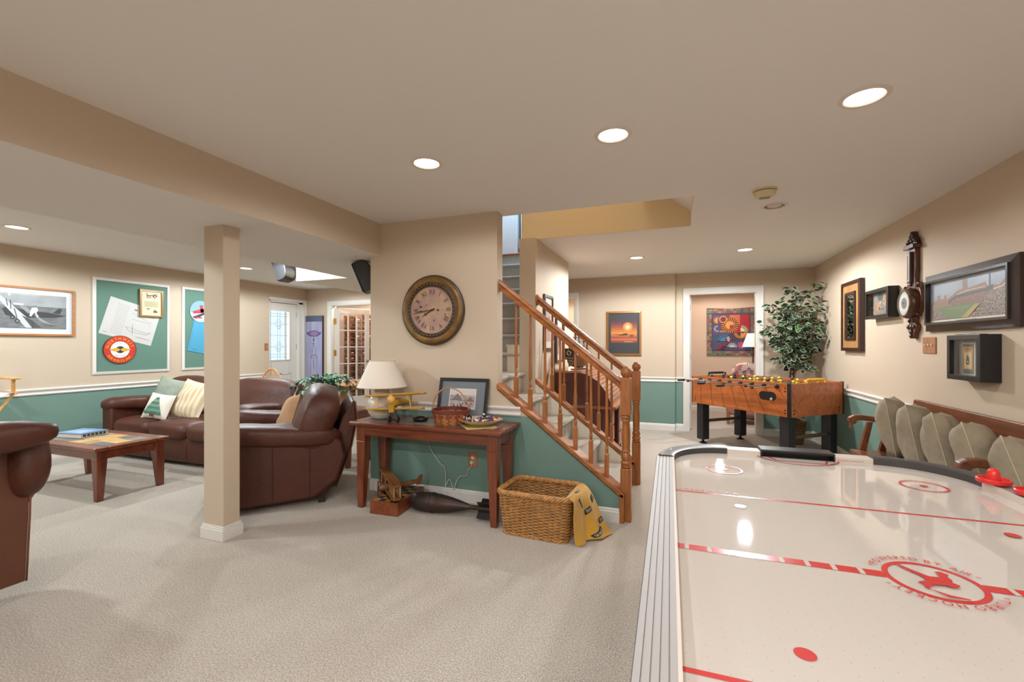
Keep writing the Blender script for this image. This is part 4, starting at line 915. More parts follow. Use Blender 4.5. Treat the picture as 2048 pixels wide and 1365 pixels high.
for i in range(14): x = random.uniform(-.11, .10); P.poly(random.choice(['6f4f52', '8a6a66', '5a5560']), up(disc(.006, 6, x, random.uniform(-.06, -.03), 1, 1.6))); P.y += .0004
P.obj('sketch', fp_)
m = M(); m.box(-w/2+.005, w/2-.005, .001, .006, .005, h-.005); m.obj('backing', mat('brown_board', '5a4634', .8), fp_)
mg = thing('magazine', 'yellow covered magazine under the plate on the console', 'magazine', (-1.435, 3.135, TZ), R(40))
m = M(); m.box(-.115, .115, -.14, .14, 0, .004); m.obj('pages', mat('magazine_paper', 'cfc8b4', .6), mg)
m = M(); m.box(-.105, .10, -.13, .115, .004, .0045); m.obj('cover', mat('magazine_yellow', 'c9b23c', .4, noise=(14, .2)), mg)
pl = thing('shallow_plate', 'shallow clay rimmed plate heaped with small colourful pieces', 'plate', (-1.42, 3.165, TZ+.0045))
m = M(); m.lathe([(0, 0), (.09, 0), (.10, .004), (.135, .022), (.172, .038), (.174, .043), (.165, .042), (.13, .028), (.10, .012), (0, .010)], 44); m.obj('dish', mat('stoneware', 'c3b7a0', .35), pl, smooth=50)
m = M(); m.lathe([(.166, .0405), (.172, .0385), (.1755, .042), (.170, .0455), (.165, .044)], 44); m.obj('clay_rim', mat('terracotta_rim', 'a8663f', .45), pl, smooth=50)
random.seed(12); TC = ['23252c', 'c9c9c9', '7a1f24', '2f62a8', 'd05a3a', 'e0bb2f', '8f2026', '3a3f4a', 'd8d4cc']; tp0 = []
for c in TC:
    T = thing('toy_piece', 'x', 'toy', group='small pieces heaped on the plate'); i = TC.index(c)
    m = M(); m.box(-.011, .011, -.009, .009, 0, .014); m.obj('block', ink(c, .3), T, bevel=.003)
    m = M(); m.box(-.012, .012, -.003, .003, .003, .0145); m.obj('stripe', ink('e6e2da' if i % 3 else '1d1d22', .3), T); tp0.append(T)
used = set()
for k in range(40):
    a = random.uniform(0, 2*pi); r = .135*sqrt(random.random()); x, y = r*cos(a), r*sin(a); z = .012+max(0, .030*(r/.135)**2)+random.uniform(0, .012)*(1-r/.16)
    f = (x+.13)/.26; c = random.choice([0, 1, 7]) if f < .3 else random.choice([2, 6, 0, 1]) if f < .5 else random.choice([0, 8, 1]) if f < .68 else random.choice([3, 4, 5, 3, 6])
    loc = (-1.42+x, 3.165+y, TZ+.0045+z+(.01 if k % 3 == 0 else 0)); rot = (random.uniform(-.5, .5), random.uniform(-.5, .5), random.uniform(0, 3)); nmz = ['black', 'white', 'dark red', 'blue', 'orange', 'yellow', 'crimson', 'slate grey', 'ivory'][c]
    lab = '%s striped toy piece in the heap on the plate' % nmz
    if c in used: o = dup(tp0[c], loc=loc, rot=rot, label=lab)
    else: used.add(c); o = tp0[c]; o.location = loc; o.rotation_euler = rot; o['label'] = lab
    o['group'] = nmz+' pieces heaped on the plate'
for i, T in enumerate(tp0):
    if i not in used:
        for ch in list(T.children): bpy.data.objects.remove(ch)
        bpy.data.objects.remove(T)
# under the console
cb = thing('chess_box', 'wooden chess box with checkered lid on the floor under the console', 'box', (-2.15, 3.13, 0), R(3)); BOXW = wood('red_brown_box_wood', '93502c', '6a341a', 'y', 10, .4)
m = M(); m.box(-.125, .125, -.21, .21, 0, .098); m.obj('box_body', BOXW, cb, bevel=.004)
m = M(); m.box(-.127, .127, -.212, .212, .098, .106); m.obj('lid', BOXW, cb)
CL_, CDK = ink('a9743a', .4), ink('241612', .4)
for i in range(4):
    for j in range(8): m = M(); m.box(-.10+i*.05+.001, -.05+i*.05-.001, -.20+j*.05+.001, -.15+j*.05-.001, .106, .1075); m.obj('board_square', CDK if (i+j) % 2 else CL_, cb)
wb = thing('model_biplane', 'wooden model biplane resting on the chess box under the console', 'model airplane', (-2.17, 3.05, .1075), R(-38)); WB = wood('walnut_model', '8a5a34', '5a3518', 'x', 12, .45)
for nm, z in (('upper_wing', .155), ('lower_wing', .052)):
    m = M(); wing(m, 0, 0, .205); m.xf(Matrix.Translation((0, 0, z)) @ Euler((0, R(7), 0)).to_matrix().to_4x4()); m.obj(nm, WB, wb, bevel=.003)
for x in (-.16, -.05, .08, .12, .16, .19):
    for y in (-.025, .025): m = M(); m.tube([(x, y, .155-x*.12), (x, y, .052-x*.12)], .0028, 5); m.obj('strut', mat('pale_strut', 'c79a6a', .5), wb)
m = M(); m.tube([(-.0, -.09, .075), (0, 0, .08), (0, .12, .075), (0, .25, .08)], [.024, .030, .024, .008], 10); m.obj('fuselage', WB, wb, smooth=50)
m = M(); m.prism([(.20, .075), (.27, .075), (.275, .135), (.25, .13)], 'x', -.003, .003); m.box(-.07, .07, .20, .245, .074, .080); m.obj('tail', WB, wb)
m = M(); m.lathe([(0, -.105), (.012, -.10), (.014, -.088), (0, -.088)], 10, (0, 0, .075), 'y'); m.box(-.004, .004, -.10, -.094, .015, .135); m.obj('propeller', mat('dark_propeller', '3b2a1e', .4), wb)
m = M()
for x in (-.05, .05): m.lathe([(0, -.008), (.026, -.008), (.028, 0), (.026, .008), (0, .008)], 14, (x, -.02, .028), 'x')
m.tube([(-.05, -.02, .028), (.05, -.02, .028)], .003, 5); m.obj('wheels', BLACK, wb, smooth=40)
bo = thing('practice_bomb', 'old dark iron finned practice bomb lying under the console', 'bomb', (-1.655, 3.115, 0), R(2)); IRON = mat('rusty_iron', '3a3331', .45, .5, noise=(8, .4), c2='4d3a30', bump=(60, .3, .004))
prof = [(0, -.36), (.02, -.358), (.045, -.345), (.066, -.31), (.075, -.26), (.077, -.20), (.077, -.16), (.074, -.155), (.072, -.10), (.058, 0), (.036, .10), (.020, .16), (.017, .17), (.017, .245)]
m = M(); m.lathe(prof, 28, (0, 0, .078), 'x'); m.obj('body', IRON, bo, smooth=50)
m = M(); m.lathe([(.0775, -.165), (.0785, -.16), (.0785, -.145), (.0765, -.14)], 28, (0, 0, .078), 'x'); m.obj('band', IRON, bo)
for k in range(4): m = M(); m.box(.245, .345, -.0025, .0025, 0, .084); m.xf(Matrix.Translation((0, 0, .078)) @ Matrix.Rotation(k*pi/2+pi/4-.1, 4, 'X')); m.obj('tail_fin', mat('dark_fin_steel', '2f2b2c', .4, .5), bo)
m = M(); m.cyl((.24, 0, .078), (.345, 0, .078), .022); m.obj('tail_tube', IRON, bo, smooth=50)
m = M(); m.tube([(-.215, 0, .150), (-.22, 0, .168), (-.205, 0, .176), (-.192, 0, .166), (-.195, 0, .150)], .004, 6); m.obj('lug', mat('brass_lug', '7a6238', .4, .6), bo)
switchplate('wall_outlet', 'wooden plated outlet on the green wall under the console', (-1.60, YC-.0005, .365), 0, .08, .13, 1, 'outlet')
cd_ = M(); pts = [(-2.06, 3.385, .67), (-2.05, 3.395, .60), (-2.01, 3.397, .45), (-1.95, 3.397, .36), (-1.90, 3.39, .31), (-1.86, 3.39, .28), (-1.845, 3.385, .20), (-1.84, 3.37, .12), (-1.82, 3.36, .16), (-1.80, 3.365, .19), (-1.78, 3.37, .16), (-1.76, 3.37, .10), (-1.745, 3.38, .16), (-1.71, 3.39, .215), (-1.66, 3.39, .225), (-1.64, 3.39, .25), (-1.63, 3.39, .29), (-1.60, 3.388, .315), (-1.60, 3.385, .345)]
def spline(p, n=5):
    out = []; p = [Vector(q) for q in p]
    for i in range(len(p)-1):
        a, b, c, d = p[max(0, i-1)], p[i], p[i+1], p[min(len(p)-1, i+2)]
        for k in range(n): t = k/n; out.append(.5*((2*b)+(c-a)*t+(2*a-5*b+4*c-d)*t*t+(3*b-a-3*c+d)*t**3))
    return out+[p[-1]]
cd_.tube(spline(pts), .0032, 6); cord = cd_.obj('lamp_cord', mat('white_cord', 'cfc8b8', .5), None, smooth=180); tag(cord, 'white lamp cord looping down the green wall to the outlet', 'cord')
m = M(); m.box(-1.612, -1.588, 3.378, 3.398, .335, .36); m.obj('plug', mat('white_cord', 'cfc8b8', .5), cord)

# ------------------------------------------------------------ big wicker basket and yellow blanket
WX, WY, WR = -.905, 3.085, -3; wk = thing('wicker_hamper', 'large rectangular honey wicker basket on the carpet by the stairs', 'basket', (WX, WY, 0), R(WR))
BW, BD, BH = .255, .185, .29
def rr(a, hw, hd, e=.28): return (hw*spw(cos(a), e), hd*spw(sin(a), e))
# perimeter sampled evenly
def perim(hw, hd, N, e=.24):
    ps = [rr(2*pi*i/2000, hw, hd, e) for i in range(2000)]; L = [0]
    for i in range(2000): a, b = ps[i], ps[(i+1) % 2000]; L.append(L[-1]+math.hypot(b[0]-a[0], b[1]-a[1]))
    out = []; j = 0
    for k in range(N):
        t = L[-1]*k/N
        while L[j+1] < t: j += 1
        f = (t-L[j])/max(1e-9, L[j+1]-L[j]); a, b = ps[j], ps[(j+1) % 2000]; out.append((a[0]+(b[0]-a[0])*f, a[1]+(b[1]-a[1])*f))
    return out
def wig(z): f = z/BH; return BW-.022+.03*f, BD-.018+.024*f
NS = 40
for row in range(27):
    z = .012+row*.0103; hw, hd = wig(z); ps = perim(hw, hd, NS*4); m = M(); path = []
    for i, (x, y) in enumerate(ps):
        k = .0055*sin(2*pi*i/8+row*pi); l = math.hypot(x, y); nxp = ps[(i+1) % len(ps)]; tx, ty = nxp[0]-x, nxp[1]-y; q = math.hypot(tx, ty); path.append((x+ty/q*k, y-tx/q*k, z))
    if 21 <= row <= 23:                                        # hand holes in the short ends
        segs = [[p for p in path]]; cut = [i for i, p in enumerate(path) if abs(p[0]) > hw*.9 and abs(p[1]) < .055]
        keep = [i not in cut for i in range(len(path))]; runs_ = []; cur = []
        st0 = next(i for i in range(len(path)) if not keep[i])
        for q in range(len(path)+1):
            i = (st0+q) % len(path)
            if keep[i] and q < len(path): cur.append(path[i])
            elif cur: runs_.append(cur); cur = []
        for r_ in runs_: m.tube(r_, .0056, 5)
    else: m.tube(path, .0056, 5, closed=True)
    m.obj('woven_strand', WICKER, wk, smooth=180)
for i in range(NS):
    pts = []
    for z in (.0, .1, .2, .292): hw, hd = wig(z); ps = perim(hw, hd, NS*4); pts.append((*ps[i*4], z))
    m = M(); m.tube(pts, .0035, 5); m.obj('stake', mat('dark_stake', '8a5a2c', .55), wk)
hw, hd = wig(BH); N = 220; ps = perim(hw+.002, hd+.002, N)
for s_ in range(5):
    m = M(); path = []
    for i, (x, y) in enumerate(ps):
        a = 2*pi*(i*14/N)+s_*2*pi/5; nxp = ps[(i+1) % N]; tx, ty = nxp[0]-x, nxp[1]-y; q = math.hypot(tx, ty); o = cos(a)*.013; path.append((x+ty/q*o, y-tx/q*o, BH+.008+sin(a)*.013))
    m.tube(path, .0085, 5, closed=True); m.obj('rim_strand', WICKER, wk, smooth=180)
m = M(); hw, hd = wig(.01)
for s_ in range(2):
    path = []; ps2 = perim(hw+.005, hd+.005, 160)
    for i, (x, y) in enumerate(ps2): path.append((x, y, .010+.008*sin(2*pi*i*20/160+s_*pi)))
    m.tube(path, .006, 5, closed=True)
m.obj('base_braid', WICKER, wk, smooth=180)
m = M(); m.box(-hw+.01, hw-.01, -hd+.01, hd-.01, .004, .012); m.obj('bottom', mat('dark_stake', '8a5a2c', .55), wk)
# blanket: cloth strip over the right end of the rim
YCL = mat('mustard_fleece', 'c9962f', .9, noise=(7, .10), bump=(260, .3, .003), sheen=.3)
bl = thing('yellow_blanket', 'mustard yellow fleece blanket with black lettering draped over the hamper end', 'blanket', (WX, WY, 0), R(WR))
prof = [(.15, .20), (.19, .262), (.225, .300), (.262, .321), (.296, .306), (.310, .26), (.318, .19), (.330, .11), (.345, .045), (.36, .012)]
pp = spline([(x, 0, z) for x, z in prof], 5)
def cloth(u, v, off=0):
    """u along the fall 0..1, v across 0..1"""
    f = u*(len(pp)-1); i = min(int(f), len(pp)-2); p = pp[i].lerp(pp[i+1], f-i)
    drop = max(0, u-.42)/.58; y = -.195+.36*v; sp = 1-.16*drop
    fold = (.012*sin(v*11+.6)+.004*sin(v*19+u*4))*drop+.003*sin(v*14+u*6)
    x = p.x+fold*1.3-.055*drop+.20*drop*v; z = p.z+.004*sin(u*12+v*5)
    if p.x < .262: y *= .86
    return Vector((x+off, -.005+y*sp-.02*drop, max(.006, z)+off*.5))
def gcl(m, u0, u1, v0, v1, nu, nv, off=0): m.grid(lambda a, b: tuple(cloth(u0+(u1-u0)*a, v0+(v1-v0)*b, off)), nu, nv)
m = M(); gcl(m, 0, 1, 0, 1, 50, 60); c_ = m.obj('cloth', YCL, bl, smooth=180); so = c_.modifiers.new('thickness', 'SOLIDIFY'); so.thickness = .006; so.offset = -1
def lay(u0, v0, du, dv, t, size, rot):
    """a black tilted patch with white lettering printed on the cloth"""
    ca, sa = cos(rot), sin(rot); L = text_len(t, size, .8)
    def S(off): return lambda a, b: tuple(cloth(min(1, max(0, u0-(a*sa+b*ca)*1.55)), min(.99, max(.01, v0+(a*ca-b*sa)*2.6)), off))
    m = M(); s1 = S(.0035); w, h = L/2+.012, size*.62
    m.grid(lambda a, b: s1(-w+2*w*a, -h+2*h*b), 12, 4); m.obj('lettering_patch', ink('1c1a18'), bl)
    m = M(); text_line(m, t, -L/2, -size*.36, size, S(.0062), sx=.8); m.obj('lettering', ink('e8e2d2'), bl)
lay(.36, .45, 0, 0, 'TECH', .026, -.6); lay(.90, .62, 0, 0, 'GEORGIA', .030, .45); lay(.66, .55, 0, 0, 'TECH', .024, .25); lay(.80, .88, 0, 0, 'TECH', .022, .1); lay(.55, .30, 0, 0, 'GEORGIA', .018, -1.1)
lay(.58, .86, 0, 0, 'GT', .034, .2)

# ------------------------------------------------------------ desk with model ship behind the stairs, pictures on the hall wall
MAH = wood('red_mahogany', '5c2416', '35120a', 'z', 9, .3, .3); DSK = wood('desk_rose_oak', 'a8714f', '7d4c30', 'x', 9, .35)
dk = thing('rolltop_desk', 'mahogany roll-top desk standing behind the staircase', 'desk', (-.99, 5.35, 0))
YD0, YD1 = -.48, .62
side = [(-.30, 0), (.33, 0), (.33, .62), (.35, .66), (.34, .70), (.29, .82), (.20, .94), (.08, 1.01), (-.02, 1.02), (-.30, 1.02)]
for y in (YD0, YD1-.03): m = M(); m.prism(side, 'y', y, y+.03); m.obj('side_panel', MAH, dk, bevel=.004)
m = M(); m.box(-.33, .02, YD0-.02, YD1+.02, 1.02, 1.045); m.obj('top_board', DSK, dk, bevel=.004)
sl = [(.345, .66), (.335, .70), (.285, .82), (.195, .94), (.075, 1.01), (.02, 1.02)]; n = 0
for (a, b) in zip(sl[:-1], sl[1:]):
    for k in range(3): p = [(a[0]+(b[0]-a[0])*t, a[1]+(b[1]-a[1])*t) for t in (k/3+.02, (k+1)/3-.02)]; m = M(); m.prism([p[0], p[1], (p[1][0]-.015, p[1][1]-.01), (p[0][0]-.015, p[0][1]-.01)], 'y', YD0+.03, YD1-.03); m.obj('tambour_slat', DSK, dk)
m = M(); m.box(-.30, .40, YD0-.01, YD1+.01, .635, .665); m.obj('writing_board', DSK, dk, bevel=.006)
for y0, y1 in ((YD0+.03, -.15), (.29, YD1-.03)):
    m = M(); m.box(-.29, .32, y0, y1, .05, .62); m.obj('pedestal', MAH, dk)
    for k in range(3): m = M(); m.box(.32, .34, y0+.02, y1-.02, .08+k*.18, .24+k*.18); m.obj('drawer', DSK, dk, bevel=.004)
shp = thing('model_ship', 'model sailing ship with black and green hull on the desk', 'model ship', (-1.07, 5.22, 1.045), R(72))
HUL = mat('ship_hull_brown', '6a4528', .45); m = M()
def hull(a, b):
    t = a*2-1; w = .062*(1-max(0, t)**2.5)*(1-.25*max(0, -t)); ang = pi*(b-.5); x = t*.21
    return (x, w*sin(ang), .075+.03*t*t-.062*cos(ang)**.7*(1-.3*abs(t))+(.075+.04*t*t)*abs(sin(ang))**3)
m.grid(hull, 14, 14); m.obj('hull', HUL, shp, smooth=180)
m = M(); m.grid(lambda a, b: tuple(Vector(hull(a, .30 if b < .5 else .30))+Vector((0, -.003, .035*(1 if b > .5 else 0)))), 14, 1); m.grid(lambda a, b: tuple(Vector(hull(a, .70))+Vector((0, .003, .035*(1 if b > .5 else 0)))), 14, 1); m.obj('green_stripe', ink('2f5a38'), shp)
m = M(); m.prism([(-.055, .12), (.055, .12), (.062, .22), (.05, .25), (-.05, .25), (-.062, .22)], 'x', -.225, -.20); m.obj('stern_castle', mat('stern_navy', '1f2438', .4), shp)
P = M(); P.lathe([(.018, -.226), (.026, -.228), (.03, -.226)], 16, (0, 0, .195), 'x'); P.box(-.229, -.226, -.06, .06, .243, .25); P.box(-.229, -.226, -.058, .058, .135, .142); P.obj('stern_crest', BRASS, shp)
for x, hh in ((-.13, .42), (0, .50), (.12, .44)):
    m = M(); m.tube([(x, 0, .10), (x, 0, hh)], [.006, .003], 6); m.obj('mast', BLACK, shp)
    for z in (hh*.55, hh*.75, hh*.9): m = M(); m.tube([(x, -.11*(1.4-z/hh), z), (x, .11*(1.4-z/hh), z)], .0025, 5); m.obj('yard', BLACK, shp)
m = M()
for x, hh in ((-.13, .42), (0, .50), (.12, .44)):
    for s_ in (-.06, .06): m.tube([(x, s_, .12), (x, 0, hh*.8)], .0012, 4); m.tube([(x-.03, s_, .12), (x, 0, hh*.8)], .0012, 4)
m.tube([(.20, 0, .12), (.31, 0, .19)], .004, 5); m.tube([(.31, 0, .19), (.12, 0, .44)], .0012, 4); m.obj('rigging', BLACK, shp, kind='stuff')
m = M(); m.box(-.12, .12, -.04, .04, 0, .012)
for x in (-.09, .09): m.cyl((x, 0, .012), (x, 0, .05), .006, n=8)
m.obj('stand', mat('stand_dark', '2c1a12', .4), shp)
sb = thing('model_sailboat', 'tall model sailboat with a red tipped sail behind the balusters', 'model boat', (-1.23, 4.70, .02), R(80))
m = M(); m.prism([(-.12, .70), (.12, .70), (.08, .58), (-.09, .58)], 'y', -.035, .035); m.obj('hull', mat('boat_grey', '6b6560', .5), sb, bevel=.01)
m = M(); m.cyl((-.05, 0, .0), (-.05, 0, .58), .02); m.box(-.14, .10, -.07, .07, -.02, 0); m.obj('stand', DSK, sb)
m = M(); m.cyl((.0, 0, .70), (.0, 0, 1.50), .005); m.obj('mast', BLACK, sb)
m = M(); m.grid(lambda a, b: (-.01-.22*(1-a)*b, .02*sin(pi*b)*(1-a), .74+.62*a), 8, 5); m.obj('sail', mat('sail_tan', 'c0976c', .8), sb, smooth=180)
m = M(); m.grid(lambda a, b: (-.01-.22*.16*(1-a)*b, 0, 1.36+.14*a), 2, 2); m.obj('sail_tip', ink('a0303a'), sb)
def pic(name, label, loc, rz, w, h, fw, mt, depth=.025, lip=.004):
    T = thing(name, label, 'picture', loc, rz); frame_mesh(w, h, fw, -depth, 0, lip).obj('frame', mt, T); return T
for (y, z, w, h, lab) in ((4.84, 1.58, .36, .62, 'dark framed picture on the hall wall above the stair rail'), (5.34, 1.40, .34, .56, 'second dark framed picture deeper along the hall wall')):
    T = pic('hall_picture', lab, (-1.346, y, z), R(90), w, h, .03, mat('dark_grey_frame', '4a4038', .4)); P = Print(-.008); P.poly('cfc4b4', rect(-w/2+.02, w/2-.02, -h/2+.02, h/2-.02)); P.poly('a88f86', rect(-w/2+.08, w/2-.08, -h/2+.10, h/2-.12)); P.poly('5a4038', disc(.05, 12, 0, -.03, 1, 1.3)); P.poly('6a5a70', disc(.03, 10, .03, .05)); P.obj('print', T)
sp_ = pic('sunset_picture', 'framed orange sunset beach photograph on the far wall', (-.772, YF1-.001, 1.522), 0, .545, .71, .03, mat('gold_wood_frame', '9a6a34', .35, .2), .03)
P = Print(-.01); P.poly('39393c', rect(-.25, .25, -.33, .33)); x0, x1, z0, z1 = -.205, .205, -.152, .222; bands = ['4a3540', '5c3a40', '78443f', '96503a', 'b06036', 'c27438', 'cc8640', 'b86a38', '9a4f3a', 'b8653a', '8a4038']
for i, c in enumerate(bands): z = z1-(z1-z0)*i/len(bands); P.poly(c, rect(x0, x1, z-(z1-z0)/len(bands), z)); P.y += .0004
P.y -= .0004
for r_, c in ((.075, 'c98248'), (.05, 'dc9f5c'), (.03, 'f0cf98')): P.poly(c, disc(r_, 20, .06, .10))
P.poly('3d1f1a', [(-.17,-.01),(-.05,-.02),(.03,.0),(.06,-.01),(.06,-.03),(-.05,-.035)], *[disc(.008, 8, x, -.04, .8, 3) for x in (.10, .12, .14)]); P.poly('e0a060', rect(.0, .14, -.14, -.132)); P.obj('print', sp_)
switchplate('wall_outlet', 'wooden plated outlet on the far green wall behind the stairs', (-.90, YF1-.0005, .378), 0, .075, .15, 1, 'outlet')
# lamp in the side room
sl_ = thing('side_room_lamp', 'tall lamp with cream shade glowing in the far side room', 'lamp', (-1.97, 8.7, 0))
m = M(); m.lathe([(0, 0), (.13, 0), (.13, .02), (.02, .03), (.014, 1.35), (.03, 1.38), (.03, 1.46), (0, 1.46)], 16); m.obj('stand', mat('olive_bronze', '5a5a40', .4, .4), sl_, smooth=50)
m = M(); m.lathe([(.21, 1.40), (.12, 1.70)], 28); m.obj('lamp_shade', mat('lit_shade', 'f2e2c4', .8, emit=('ffe6bd', 1.2)), sl_, smooth=180)
m = M(); m.lathe([(0, 1.70), (.02, 1.71), (.02, 1.76), (0, 1.78)], 10); m.obj('finial', mat('olive_bronze', '5a5a40', .4, .4), sl_, smooth=180)
# ------------------------------------------------------------ air hockey table
HT = thing('air_hockey_table', 'large white air hockey table with red rink markings in the foreground', 'game table', (.565, 1.31, 0), R(.6))
hw, hl, zf = .565, 1.185, .78
DOT = mat('rink_white', 'c8bfb5', .035, coat=0, spec=.35); nt = DOT.node_tree; b = nt.nodes['Principled BSDF']; L = nt.links.new
tc = nt.nodes.new('ShaderNodeTexCoord'); sp = nt.nodes.new('ShaderNodeSeparateXYZ'); L(tc.outputs['Object'], sp.inputs[0])
def mth(op, a, bb=None):
    n = nt.nodes.new('ShaderNodeMath'); n.operation = op
    for i, v in enumerate((a, bb)):
        if v is None: continue
        if isinstance(v, (int, float)): n.inputs[i].default_value = v
        else: L(v, n.inputs[i])
    return n.outputs[0]
fx = mth('SUBTRACT', mth('FRACT', mth('MULTIPLY', sp.outputs[0], 30)), .5); fy = mth('SUBTRACT', mth('FRACT', mth('MULTIPLY', sp.outputs[1], 30)), .5)
dd_ = mth('ADD', mth('MULTIPLY', fx, fx), mth('MULTIPLY', fy, fy)); k_ = mth('LESS_THAN', dd_, .0016)
mx = nt.nodes.new('ShaderNodeMix'); mx.data_type = 'RGBA'; L(k_, mx.inputs[0]); mx.inputs[6].default_value = lin('c8bfb5'); mx.inputs[7].default_value = lin('aca49d'); L(mx.outputs[2], b.inputs['Base Color'])
def rink(hw, hl, r=.26, n=10):
    out = []
    for (sx, sy, a0) in ((1, -1, -pi/2), (1, 1, 0), (-1, 1, pi/2), (-1, -1, pi)):
        for i in range(n+1): a = a0+pi/2*i/n; out.append((sx*(hw-r)+r*cos(a), sy*(hl-r)+r*sin(a)))
    return out
m = M(); m.prism(rink(hw+.004, hl+.004, .265), 'z', zf-.02, zf); m.obj('playfield', DOT, HT)
m = M(); m.box(-hw+.02, hw-.02, -hl+.1, hl-.1, .50, zf-.02); m.obj('apron', mat('apron_grey', 'b5b0aa', .5), HT, bevel=.01)
for sx in (-1, 1):
    for sy in (-1, 1): m = M(); m.taper((sx*(hw-.14), sy*(hl-.35), 0), (.10, .12), (sx*(hw-.14), sy*(hl-.35), .52), (.14, .16)); m.obj('leg', BLACK, HT, bevel=.006)
ALU = mat('brushed_aluminium', 'a19c98', .5, .15); zr = .805; rw = .072
for sx in (-1, 1):
    m = M(); n = 5; prof = [(0, zf-.01)]
    for i in range(n):
        x0, x1 = rw*i/n, rw*(i+1)/n; prof += [(x0+.001, zr), (x1-.0016, zr), (x1-.0016, zr-.003), (x1, zr-.003)]
    prof[-1] = (rw, zr); prof += [(rw, zr-.055), (0, zr-.055)]
    m.prism([(sx*(hw+u), v) for u, v in prof][::(1 if sx > 0 else -1)], 'y', -(hl-.26), hl-.26); m.obj('side_rail', ALU, HT)
    m = M(); m.box(*sorted((sx*(hw-.006), sx*(hw+.001))), -(hl-.26), hl-.26, zf, zr+.001); m.obj('rail_lip', mat('pale_rail_lip', 'd2c6b8', .3), HT)
BLK = mat('charcoal_plastic', '3f3b39', .35)
def arcrail(a0, cx, cy, n=16):
    m = M(); r0, r1 = .255, .255+rw; vs = []
    for i in range(n+1):
        a = a0+pi/2*i/n; c, s = cos(a), sin(a)
        vs += [(cx+r0*c, cy+r0*s, zf-.03), (cx+r0*c, cy+r0*s, zr+.002), (cx+(r0+.012)*c, cy+(r0+.012)*s, zr+.006), (cx+(r1-.01)*c, cy+(r1-.01)*s, zr+.006), (cx+r1*c, cy+r1*s, zr-.004), (cx+r1*c, cy+r1*s, zr-.055)]
    m.add(vs, [(6*i+j, 6*i+6+j, 6*i+6+(j+1) % 6, 6*i+(j+1) % 6) for i in range(n) for j in range(6)]+[(0, 1, 2, 3, 4, 5), tuple(6*n+j for j in (5, 4, 3, 2, 1, 0))]); return m
for sx, sy, a0 in ((1, 1, 0), (-1, 1, pi/2), (-1, -1, pi), (1, -1, -pi/2)):
    o = arcrail(a0, sx*(hw-.26), sy*(hl-.26)).obj('corner_rail', BLK, HT, smooth=40)
    m = M(); a = a0+pi/4; r_ = .255+rw*.55; m.lathe([(0, zr+.008), (.005, zr+.0075), (.006, zr+.005)], 10, (sx*(hw-.26)+r_*cos(a+.35), sy*(hl-.26)+r_*sin(a+.35), 0)); m.obj('screw', STEEL, o)
for sy in (-1, 1):
    for (x0, x1) in ((-hw+.26, -.155), (.155, hw-.26)):
        m = M(); m.box(x0, x1, *sorted((sy*(hl-.005), sy*(hl+rw-.005))), zf-.05, zr); m.obj('end_rail', mat('end_rail_white', 'cfc5b9', .35), HT, bevel=.003)
    m = M(); y0, y1 = sorted((sy*(hl-.012), sy*(hl+.085))); m.prism([(-.155, zr+.012), (.155, zr+.012), (.155, zr), (-.155, zr)], 'y', y0, y1)
    m.box(-.155, .155, *sorted((sy*(hl+.04), sy*(hl+.085))), zf-.06, zr); m.box(-.155, -.148, y0, y1, zf-.02, zr); m.box(.148, .155, y0, y1, zf-.02, zr); m.obj('goal', mat('goal_black', '17171a', .3), HT, bevel=.004)
P = Print(); RED = mat('rink_red', 'c62f2c', .25)
def fp(u, v): return (u, v, zf+.0006)
class Floor(Print):
    def __init__(s): s.m = M(); s.mats = []; s.z = zf+.0004; s.y = 0; s.st = 0
    def fn(s, y=None): return lambda u, v: (u, v, s.z)
def flat(P):                                                    # lay a wall print down on the rink
    P.m.v = [(x, z, zf+.0006-.15*y) for x, y, z in P.m.v]; return P
def ring(P, r, w, cx, cz, thick=.3): P.ring(RED, r-w, r, cx, cz, 48)
for z in (-.495, .495): P.line(RED, [(-hw, z), (hw, z)], .013)
P.line(RED, [(-hw, .0), (-.094, .0)], .032); P.line(RED, [(.094, 0), (hw, 0)], .032)
P.y -= .0006; i = 0; x = -hw+.030
while x < hw:
    if abs(x) > .12: P.line(mat('rink_gap', 'c8bfb5', .2), [(x-.0055, 0), (x+.0055, 0)], .0305); P.y += .0004
    x += .0565
P.y -= .0006; P.ring(RED, .082, .094, 0, 0, 56)
for sx in (-1, 1):
    for sy in (-1, 1):
        cx, cz = sx*.352, sy*.862; P.ring(RED, .066, .074, cx, cz, 44); P.poly(RED, disc(.013, 20, cx, cz)); P.poly(RED, disc(.018, 22, sx*.352, sy*.385))
        for d in (-.004, 0, .004): P.line('8a8580', [(cx-.088, cz+d), (cx-.077, cz+d)], .0012); P.line('8a8580', [(cx+.077, cz+d), (cx+.088, cz+d)], .0012)
for sy in (-1, 1):
    a0 = pi+.42 if sy > 0 else .42
    P.ring(RED, .176, .184, 0, sy*(hl+.055), 30, (pi if sy > 0 else 0)+.3, (2*pi if sy > 0 else pi)-.3)
    P.line(RED, [(-.125, sy*(hl-.002)), (-.10, sy*(hl-.075)), (.10, sy*(hl-.075)), (.125, sy*(hl-.002))], .006)
P.arc(RED, '*POWERED BY AIR*', .102, pi/2, .026, sx=.95, gap=.16); P.arc(RED, '*TURBO HOCKEY*', .102, -pi/2, .026, sx=.95, gap=.2)
